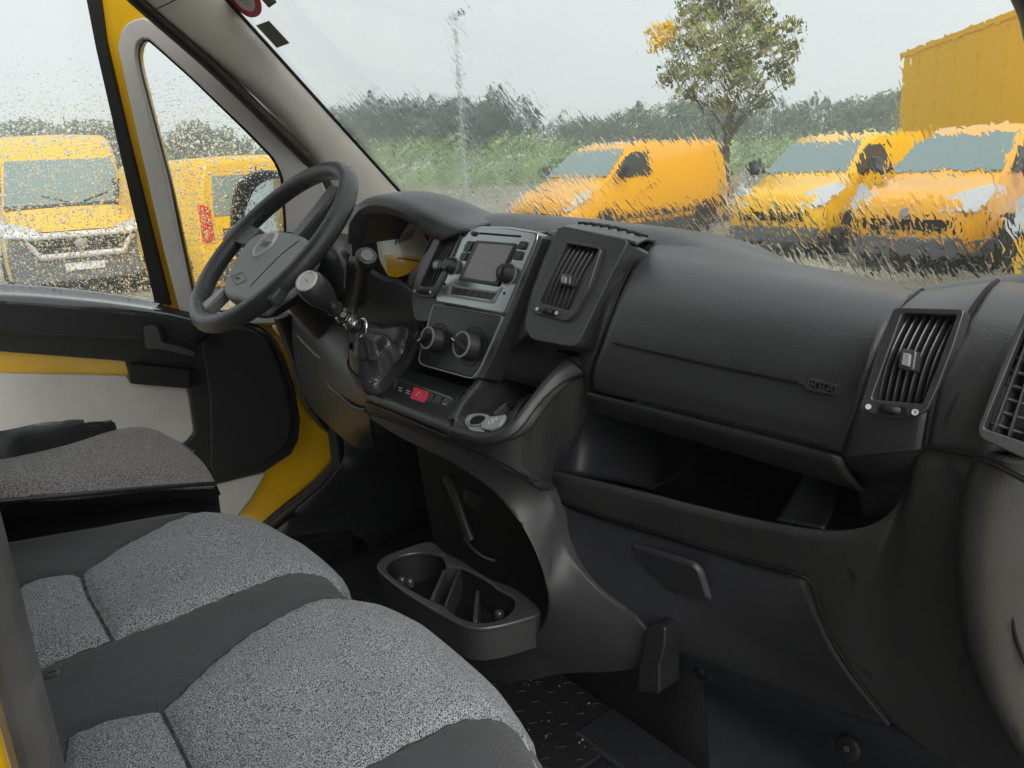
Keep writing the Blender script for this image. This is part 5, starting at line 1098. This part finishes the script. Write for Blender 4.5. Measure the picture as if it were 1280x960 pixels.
def far_tree(name, kind, seed, mat_, loc, s, sz, label, group):
    key = (kind, seed, mat_.name)
    t = thing(name, label, 'tree', loc, group); t['_base'] = [0, 0, 0]; t.scale = (s, s, sz); t.rotation_euler.z = random.uniform(0, 6.28)
    if key not in protos:
        v_, f_ = far_proto(kind, seed); me = bpy.data.meshes.new('crown'); me.from_pydata([tuple(map(float, v)) for v in v_], [], f_); me.materials.append(mat_)
        k = bpy.data.objects.new('crown', me); C.objects.link(k); k.parent = t
        tr_ = tube('trunk', [V((0, 0, -.3)), V((0, 0, 4)), V((0, 0, 7))], [.22, .15, .03], M['bark'], t, n=7)
        protos[key] = (me, tr_.data)
    else:
        for nm, me in zip(('crown', 'trunk'), protos[key]):
            k = bpy.data.objects.new(nm, me); C.objects.link(k); k.parent = t
random.seed(11)
HB = 2.6                                                 # the meadow bank lifts the far trees
def row(name, label, group, mat_, kinds, spots, depth, hpx, base=0.0):
    for i, (px_, top) in enumerate(spots):
        d = depth*random.uniform(.94, 1.06); b = gpt(px_, d, GROUND+base)
        hy = 200-.0507*(px_-640)                         # eye level at this bearing
        H = (hy-top)/F_PX*d*1.0+1.7-base
        kd, sd_ = random.choice(kinds); nat = 9.0 if kd == 'c' else 7.6
        far_tree(name, kd, sd_, mat_, b, H/nat*random.uniform(.95, 1.15), H/nat, label, group)
row('conifer', 'dark blue green conifer in the clump left of the parked panel van', 'conifers beyond the meadow', M['pine'], [('c', 1), ('c', 2), ('b', 6)],
    [(425, 136), (440, 128), (458, 122), (470, 118), (484, 117), (498, 118), (512, 122), (528, 126), (545, 120), (558, 116), (574, 120), (590, 124), (604, 118), (618, 112), (630, 110), (644, 116), (660, 142), (672, 140), (450, 132), (490, 126), (540, 132), (565, 126), (608, 126), (632, 122)], 62, 0, 1.8)
row('far_tree', 'grey green tree in the far wood behind the vans', 'trees of the far wood', M['bush'], [('b', 3), ('b', 4), ('c', 1)],
    [(690+i*13.5, 150-22*min(1, i/12)-12*max(0, (i-18)/14)+random.uniform(-7, 7)) for i in range(34)], 74, 0, 1.0)
row('far_tree', 'grey green tree in the far wood behind the vans', 'trees of the far wood', M['bush'], [('b', 3), ('b', 4)],
    [(1150+i*22, 108+random.uniform(-7, 7)) for i in range(8)], 74, 0, 1.0)
row('roadside_tree', 'round green tree seen through the wet glass of the driver door', 'trees beyond the driver door', M['bush'], [('b', 3), ('b', 4)],
    [(-30+i*15, 143+random.uniform(-6, 6)) for i in range(14)]+[(196, 172), (210, 175), (224, 160), (238, 146), (248, 150), (262, 166), (278, 152), (290, 160), (306, 176), (322, 178), (338, 176), (352, 178)], 66, 0, .6)
# low hedge and meadow bank in front of them
def clumps(name, spots, mat_, seed, n, size, kind='stuff'):
    rng = np.random.default_rng(seed); v_, f_ = leaves(spots, n, size, rng); o = raw(name, v_, f_, mat_, None); o['kind'] = kind; return o
sp_ = []
for i in range(150):
    px_ = -60+i*9; d = random.uniform(53, 60); p = gpt(px_, d); hy = 200-.0507*(px_-640)
    hgt = 1.5+random.uniform(0, .6)+(1.4 if 440 < px_ < 720 else .5 if px_ > 720 else .5)
    for z in np.arange(.2, hgt, .6): sp_.append(((p.x, p.y, GROUND+z), random.uniform(.6, .9)))
clumps('meadow_hedge', sp_, M['bank'], 4, 55, .17)
sp_ = []
for i in range(240):
    px_ = random.uniform(400, 1130); d = 20+34*random.random()**1.2; p = gpt(px_, d); sp_.append(((p.x, p.y, GROUND+.12), random.uniform(.25, .55)))
for i in range(60):
    px_ = random.uniform(690, 1130); d = random.uniform(30, 40); p = gpt(px_, d); sp_.append(((p.x, p.y, GROUND+.3), random.uniform(.5, .9)))
clumps('dry_weeds', sp_, M['weed'], 9, 130, .10)
# lamp mast
lp_ = gpt(580, 33); mast = thing('lamp_mast', 'slim grey lamp mast with a twin head left of the panel van', 'street lamp', lp_); mast['_base'] = [0, 0, 0]
mg = plastic('mast_grey', (.30, .33, .33), .5, 900, 0)
mh = 1.7+(203-34)/F_PX*33
tube('pole', [V((0, 0, 0)), V((0, 0, mh*.6)), V((0, 0, mh))], [.11, .085, .055], mg, mast, n=12)
for s in (-1, 1):
    tube('arm', [V((0, 0, mh-.25)), V((s*.22, 0, mh-.05)), V((s*.42, 0, mh+.05))], .03, mg, mast, n=8, res=8)
    box('lamp_head', (s*.42-.14, -.12, mh+.0), (s*.42+.14, .12, mh+.10), plastic('lamp_dark', (.05, .055, .06), .5, 900, 0), mast, bevel=.02)

# ------------------------------------------------------------------ parked vans
M['vyellow'] = plastic('yellow_fleet_paint', (.80, .45, .010), .22, 900, 0, .5, coat=.6, var=.02)
M['vglass'] = plastic('van_glass', (.17, .235, .23), .08, 900, 0, .6, coat=.5)
M['vside'] = plastic('van_side_glass', (.035, .045, .045), .12, 900, 0, .4, coat=.15)
M['vbump'] = plastic('bumper_grey', (.10, .105, .11), .5, 900, 0)
M['vtrim'] = plastic('van_black_trim', (.03, .032, .034), .5, 900, 0)
M['vlamp'] = plastic('headlamp_glass', (.46, .49, .50), .12, 900, 0, .6, coat=.5)
M['vred'] = plastic('tail_lamp_red', (.6, .015, .02), .2, 900, 0, .5, coat=.4)
M['tyre'] = plastic('tyre', (.018, .018, .018), .7, 900, 0)
M['rim'] = plastic('wheel_rim_silver', (.35, .36, .37), .3, 900, 0, .5, metal=.6)
M['plate'] = plastic('number_plate', (.65, .65, .62), .5, 900, 0)
def section(x, zb, zt, w0, w1, n=5):
    # half ring from sill to roof with a tumblehome and rounded roof edge
    pts = []; hz = zt-zb; r = min(.16, hz*.28)
    pts.append((w0*.90, zb)); pts.append((w0*.985, zb+.10*hz)); pts.append((w0, zb+.32*hz)); wm = w0+(w1-w0)*.35; pts.append((wm, zb+.58*hz)); pts.append((w1+.02, zt-r*1.25))
    for k in range(n):
        a = math.pi/2*k/(n-1); pts.append((w1-r*(1-math.cos(a)), zt-r+r*math.sin(a)))
    pts.append((w1*.45, zt+.012)); 
    full = [V((x, y, z)) for y, z in pts]+[V((x, 0, zt+.018))]+[V((x, -y, z)) for y, z in reversed(pts)]
    return full
M['vshaded'] = plastic('shaded_yellow_fleet_paint', (.78, .375, .012), .22, 900, 0, .5, coat=.5, var=.02)  # fleet yellow turned more orange: shade put into the colour of two vans
def van(label, loc, heading, prof_, L_, W, H, kind, group='parked yellow vans', paint='vyellow'):
    """prof_: stations (x from the nose backwards, bottom, top, half width low, half width high)."""
    t = thing('parked_van', label, 'van', loc, group, heading); t['_base'] = [0, 0, 0]
    rings_ = [section(-x, zb, zt, w0, w1) for x, zb, zt, w0, w1 in prof_]
    n = len(rings_[0]); xs = [p[0] for p in prof_]
    vs_ = []; fs = []
    fine = [0.0]
    for a, b_ in zip(xs, xs[1:]): fine += list(np.linspace(a, b_, 4)[1:])
    cols = [[V((-f, float(np.interp(f, xs, [r[i].y for r in rings_])), float(np.interp(f, xs, [r[i].z for r in rings_])))) for i in range(n)] for f in fine]
    for c in cols: vs_ += c
    for j in range(len(cols)-1):
        for i in range(n-1): fs.append((j*n+i, j*n+i+1, (j+1)*n+i+1, (j+1)*n+i))
        fs.append((j*n+n-1, j*n, (j+1)*n, (j+1)*n+n-1))
    fs += [tuple(range(n)), tuple(range((len(cols)-1)*n, len(cols)*n))]
    mesh('body', vs_, fs, M[paint], t, bevel=.03, angle=40)
    def hw(x, z):
        ys = [float(np.interp(x, xs, [r[i].y for r in rings_])) for i in range(10)]; zs = [float(np.interp(x, xs, [r[i].z for r in rings_])) for i in range(10)]
        return float(np.interp(z, zs, ys))
    def topz(x): return float(np.interp(x, xs, [p[2] for p in prof_]))
    def side(name, poly, mat_, s, off=.008, dep=.02):
        P_ = [V((-x, s*(hw(x, z)+off), z)) for x, z in poly]; Q_ = [p-V((0, s*dep, 0)) for p in P_]
        return prism_pts(Q_, P_, name, mat_, t, bevel=.004)
    def quad(name, P_, mat_, d, bevel=.01):
        P_ = [V(p) for p in P_]; return prism_pts([p+V(d) for p in P_], P_, name, mat_, t, bevel=bevel)
    return t, hw, topz, side, quad
def wheels(t, xs, hw, r=.33):
    for x in xs:
        for s in (-1, 1):
            y = s*(hw(x, .45)-.10)
            lathe('wheel_arch', V((-x, s*(hw(x, .5)-.02), r+.03)), (0, s, 0), [(0, 0), (r+.07, 0), (r+.07, .026), (0, .026)], M['vtrim'], t, n=28)
            w = lathe('wheel', V((-x, y, r)), (0, s, 0), [(.6*r, .0), (r*.95, .0), (r, .03), (r, .12), (r*.95, .145), (.62*r, .15), (.6*r, .14)], M['tyre'], t, n=32)
            k = lathe('rim', V((-x, y, r)), (0, s, 0), [(0, .10), (.25*r, .11), (.5*r, .10), (.6*r, .145), (.62*r, .12)], M['rim'], t, n=20); k.parent = w
    box('underbody', (-max(xs)-.5, -.75, .2), (-.25, .75, .45), M['vtrim'], t, bevel=.02)
def bearing(px_, phi, facing=True):
    # heading whose nose points to the camera, turned by phi towards the left of the picture
    d = ray(px_, 200); g_ = V((d.x, d.y, 0)).normalized(); r_ = V((g_.y, -g_.x, 0))
    a = (-g_ if facing else g_)*math.cos(phi) - r_*math.sin(phi)
    return math.atan2(a.y, a.x)
# big high-roof van, nose to us, seen through the driver's door glass
PB = [(0, .42, .98, .86, .80), (.06, .32, 1.06, .96, .90), (.30, .28, 1.18, 1.0, .93), (.78, .28, 1.36, 1.02, .93), (1.0, .28, 1.52, 1.02, .90), (1.52, .28, 2.06, 1.02, .82), (1.75, .28, 2.26, 1.02, .82), (2.2, .28, 2.45, 1.02, .84), (5.2, .28, 2.50, 1.02, .86), (5.35, .34, 2.44, .98, .82)]
def big_van(label, loc, hd):
    t, hw, topz, side, quad = van(label, loc, hd, PB, 5.35, 2.04, 2.5, 'big')
    quad('windscreen', [(-.80, -.86, 1.40), (-.80, .86, 1.40), (-1.50, .74, 2.07), (-1.50, -.74, 2.07)], M['vglass'], (-.02, 0, -.03), .03)
    quad('scuttle', [(-.70, -.86, 1.352), (-.70, .86, 1.352), (-.80, .87, 1.408), (-.80, -.87, 1.408)], M['vtrim'], (-.02, 0, -.03), .01)
    for s in (-1, 1):
        side('side_window', [(1.08, 1.42), (2.0, 1.36), (2.0, 2.0), (1.55, 2.0), (1.12, 1.55)], M['vside'], s, .03, .05)
        hl = quad('headlight', [(.085, s*.50, .99), (.03, s*.95, .97), (-.22, s*1.03, 1.20), (-.14, s*.92, 1.22), (.055, s*.54, 1.08)], M['vlamp'], (-.03, -s*.03, -.01), .008)
        lathe('lamp_lens', V((.012, s*.78, 1.02)), (1, s*.3, .2), [(0, .01), (.05, .008), (.06, .0)], M['chrome'], t, n=20).parent = hl
        m_ = tube('mirror', [V((-1.02, s*1.04, 1.35)), V((-1.02, s*1.20, 1.45)), V((-1.02, s*1.24, 1.72))], [.05, .09, .10], M['vtrim'], t, n=12, flat=1.4)
        lathe('fog_lamp', V((.02, s*.72, .52)), (1, 0, 0), [(0, .012), (.06, .012), (.075, .0)], M['vlamp'], t, n=20)
    quad('bumper', [(.05, -.93, .30), (.05, .93, .30), (.07, .95, .66), (.05, .92, .93), (.05, -.92, .93), (.07, -.95, .66)], M['vbump'], (-.25, 0, 0), .03)
    gr = quad('grille', [(.085, -.56, .70), (.085, .56, .70), (.075, .64, .94), (.075, -.64, .94)], M['recess'], (-.03, 0, 0), .01)
    tube('grille_surround', [V((.09, y, z)) for y, z in ((-.54, .68), (.54, .68), (.62, .82), (.66, .97), (.92, 1.0))][0:1]+[V((.09, .54, .68)), V((.09, .62, .82)), V((.085, .70, .97)), V((.085, -.70, .97)), V((.09, -.62, .82))], .045, M['print'], t, closed=True, n=8)
    tube('chrome_bar', [V((.03, -.92, 1.01)), V((.08, -.6, .985)), V((.085, 0, .98)), V((.08, .6, .985)), V((.03, .92, 1.01))], .04, M['print'], t, n=8)
    for i in range(4): tube('grille_bar', [V((.09, -.58, .735+i*.055)), V((.09, .58, .735+i*.055))], .008, M['vtrim'], gr, n=6)
    lathe('nose_badge', V((.095, 0, .84)), (1, 0, 0), [(0, .02), (.07, .018), (.085, .0)], M['greyplast'], t, n=24)
    quad('number_plate', [(.075, -.26, .46), (.075, .26, .46), (.075, .26, .57), (.075, -.26, .57)], M['plate'], (-.02, 0, 0), .004)
    tube('bonnet_joint', [V((-.10, -.90, 1.10)), V((.055, -.5, 1.035)), V((.062, 0, 1.03)), V((.055, .5, 1.035)), V((-.10, .90, 1.10))], .008, M['recess'], t, n=6, res=20)
    for s in (-1, 1): tube('wiper', [V((-.80, s*.1+.1, 1.42)), V((-.92, s*.45+.1, 1.53))], .012, M['vtrim'], t, n=6)
    wheels(t, (.95, 4.3), hw, .35)
    return t
big_van('yellow high roof van facing us through the wet window of the driver door', gpt(80, 11.0), bearing(80, rad(-3)))
# compact and medium panel vans
PM = [(0, .40, .80, .70, .66), (.05, .30, .90, .84, .78), (.25, .24, 1.00, .92, .85), (.95, .22, 1.22, .96, .86), (1.10, .22, 1.28, .96, .84), (1.85, .22, 1.80, .97, .74), (2.1, .22, 1.91, .97, .75), (2.4, .22, 1.94, .97, .77), (5.05, .22, 1.93, .97, .80), (5.2, .30, 1.86, .93, .76)]
PS = [(0, .40, .84, .66, .62), (.05, .28, .95, .80, .74), (.30, .22, 1.06, .87, .80), (.80, .22, 1.17, .90, .80), (.95, .22, 1.23, .90, .78), (1.65, .22, 1.74, .90, .68), (2.0, .22, 1.85, .90, .70), (4.2, .22, 1.86, .90, .73), (4.4, .30, 1.78, .86, .70)]
def small_van(label, loc, hd, P_, paint='vyellow'):
    t, hw, topz, side, quad = van(label, loc, hd, P_, P_[-1][0], 1.9, 1.9, 'small', paint=paint)
    i0 = 4; x0, z0 = P_[4][0], P_[4][2]; x1, z1 = P_[5][0], P_[5][2]
    w0, w1 = P_[4][4]-.04, P_[5][4]-.06; nv = V((z1-z0, 0, (x1-x0))).normalized()*.012
    quad('windscreen', [V((-x0-.02, -w0, z0+.035))+nv, V((-x0-.02, w0, z0+.035))+nv, V((-x1+.02, w1, z1+.005))+nv, V((-x1+.02, -w1, z1+.005))+nv], M['vglass'], -nv*2.2, .03)
    for s in (-1, 1):
        side('side_window', [(x0+.25, z0+.0), (x0+1.25, z0-.0), (x0+1.28, z1-.08), (x1+.12, z1-.06), (x0+.55, z0+.30)], M['vside'], s, .034, .05)
        side('door_joint', [(x0+.16, .40), (x0+.175, .40), (x0+.175, z0), (x0+.16, z0)], M['recess'], s, .002)
        side('door_joint', [(x0+1.34, .36), (x0+1.355, .36), (x0+1.355, z1), (x0+1.34, z1)], M['recess'], s, .002)
        side('door_handle', [(x0+1.06, 1.02), (x0+1.26, 1.02), (x0+1.26, 1.07), (x0+1.06, 1.07)], M['vtrim'], s, .03, .05)
        side('rub_strip', [(x0+.2, .48), (P_[-1][0]-.3, .48), (P_[-1][0]-.3, .58), (x0+.2, .58)], M['vtrim'], s, .012)
        hz = P_[2][2]
        quad('headlight', [(.02, s*.46, hz-.25), (-.03, s*.84, hz-.25), (-.52, s*.975, hz+.0), (-.44, s*.88, hz+.09), (-.08, s*.54, hz-.05)], M['vlamp'], (-.03, -s*.05, -.03), .01)
        tube('mirror', [V((-x0-.25, s*.90, z0+.05)), V((-x0-.25, s*1.04, z0+.08)), V((-x0-.25, s*1.08, z0+.24))], [.04, .08, .08], M['vtrim'], t, n=10, flat=1.4)
    quad('grille', [(.022, -.55, .56), (.022, .55, .56), (.02, .62, .70), (.02, -.62, .70)], M['recess'], (-.06, 0, 0), .01)
    quad('lower_bumper', [(.045, -.70, .22), (.045, .70, .22), (.055, .74, .47), (.055, -.74, .47)], M['vbump'], (-.2, 0, 0), .03)
    for s in (-1, 1):
        quad('bumper_corner', [(.05, s*.72, .22), (-.50, s*.93, .22), (-.50, s*.945, .44), (.05, s*.76, .46)], M['vbump'], (-.02, -s*.12, 0), .02)
        side('sill', [(1.25, .20), (P_[-1][0]-1.35, .20), (P_[-1][0]-1.35, .40), (1.25, .40)], M['vbump'], s, .02)
    lathe('nose_badge', V((.0, 0, .78)), (1, 0, .2), [(0, .03), (.06, .025), (.07, .0)], M['greyplast'], t, n=20)
    wheels(t, (.92, P_[-1][0]-.95), hw, .32)
    return t, hw, side, quad
small_van('yellow panel van with plain long side parked left of the tree', gpt(668, 14.4), bearing(668, rad(45)), PM, 'vshaded')
small_van('yellow compact van with pale headlight parked right of the tree', gpt(968, 12.2), bearing(968, rad(30)), PS)
small_van('yellow van parked in front of the tall yellow box truck', gpt(1138, 10.0), bearing(1138, rad(26)), PS, 'vshaded')
small_van('yellow van whose nose only just shows at the picture edge above the dashboard end', gpt(1412, 6.6), bearing(1412, rad(12)), PS)
# van seen from behind through the quarter window
t, hw, side, quad = small_van('yellow van seen from behind with red tail light, through the quarter window', gpt(255, 10.3)+V((0, 0, 0)), 0, PM)
hd = bearing(255, rad(25), facing=False); t.rotation_euler.z = hd
t.location = gpt(318, 10.6)+V((math.cos(hd), math.sin(hd), 0))*5.2
xr = -5.2
for s in (-1, 1):
    quad('tail_light', [(xr-.03, s*.74, .84), (xr-.03, s*.91, .84), (xr-.03, s*.87, 1.34), (xr-.03, s*.74, 1.30)], M['vred'], (.12, 0, 0), .015)
    quad('rear_window', [(xr-.012, s*.06, 1.16), (xr-.012, s*.70, 1.16), (xr-.004, s*.66, 1.70), (xr-.004, s*.06, 1.70)], M['vglass'], (.05, 0, 0), .02)
quad('rear_bumper', [(xr-.05, -.9, .30), (xr-.05, .9, .30), (xr-.05, .9, .58), (xr-.05, -.9, .58)], M['vtrim'], (.2, 0, 0), .03)
quad('plate_recess', [(xr-.02, .1, .86), (xr-.02, .6, .86), (xr-.02, .6, 1.0), (xr-.02, .1, 1.0)], M['vtrim'], (.05, 0, 0), .01)
quad('door_gap', [(xr-.004, -.008, .6), (xr-.004, .008, .6), (xr-.004, .008, 1.8), (xr-.004, -.008, 1.8)], M['recess'], (.05, 0, 0), 0)
# box truck behind
a_, b_ = gpt(1119, 21.5), gpt(1320, 13.2)
u_ = (b_-a_).normalized(); w_ = V((-u_.y, u_.x, 0))
if w_.dot(a_-CAM) < 0: w_ = -w_
truck = thing('box_truck', 'tall yellow box truck body standing behind the parked vans', 'truck', a_); truck['_base'] = [0, 0, 0]
def tq(u, w, z): return u_*u+w_*w+V((0, 0, z))
Lt = (b_-a_).length; TH_ = 3.95
my = plastic('truck_box_paint', (.98, .545, .002), .6, 900, 0, .12, var=.05)
prism_pts([tq(0, 0, .95), tq(Lt, 0, .95), tq(Lt, 2.4, .95), tq(0, 2.4, .95)], [tq(0, 0, TH_), tq(Lt, 0, TH_), tq(Lt, 2.4, TH_), tq(0, 2.4, TH_)], 'cargo_box', my, truck, bevel=.03)
prism_pts([tq(.0, -.03, TH_-.10), tq(Lt, -.03, TH_-.10), tq(Lt, .0, TH_-.10), tq(0, .0, TH_-.10)], [tq(0, -.03, TH_+.03), tq(Lt, -.03, TH_+.03), tq(Lt, 0, TH_+.03), tq(0, 0, TH_+.03)], 'top_rail', my, truck, bevel=.01)
for i in range(1, 7):
    u = Lt*i/7; prism_pts([tq(u-.02, -.015, 1.0), tq(u+.02, -.015, 1.0), tq(u+.02, 0, 1.0), tq(u-.02, 0, 1.0)], [tq(u-.02, -.015, TH_-.1), tq(u+.02, -.015, TH_-.1), tq(u+.02, 0, TH_-.1), tq(u-.02, 0, TH_-.1)], 'side_rib', my, truck, bevel=.004)
prism_pts([tq(.2, .3, .5), tq(Lt-.2, .3, .5), tq(Lt-.2, 2.1, .5), tq(.2, 2.1, .5)], [tq(.2, .3, .94), tq(Lt-.2, .3, .94), tq(Lt-.2, 2.1, .94), tq(.2, 2.1, .94)], 'chassis', M['vtrim'], truck)
for u in (1.2, Lt-1.4):
    for w in (.05, 2.0): lathe('wheel', tq(u, w, .48), w_, [(0, .06), (.28, .05), (.3, 0), (.46, 0), (.48, .04), (.48, .28), (.3, .3), (0, .28)], M['tyre'], truck, n=28)

# ------------------------------------------------------------------ damp air over the yard and fields
hm = bpy.data.materials.new('damp_air'); hm.use_nodes = True; hn = hm.node_tree; hn.nodes.clear()
ho = hn.nodes.new('ShaderNodeOutputMaterial'); hv = hn.nodes.new('ShaderNodeVolumePrincipled')
hv.inputs['Color'].default_value = (.86, .92, .94, 1); hv.inputs['Density'].default_value = HAZE; hv.inputs['Anisotropy'].default_value = .2
hn.links.new(hv.outputs[0], ho.inputs['Volume'])
hz = box('haze', (-420, -420, GROUND-1), (420, 420, 9.6), hm, None, bevel=0, smooth=False); hz['kind'] = 'stuff'
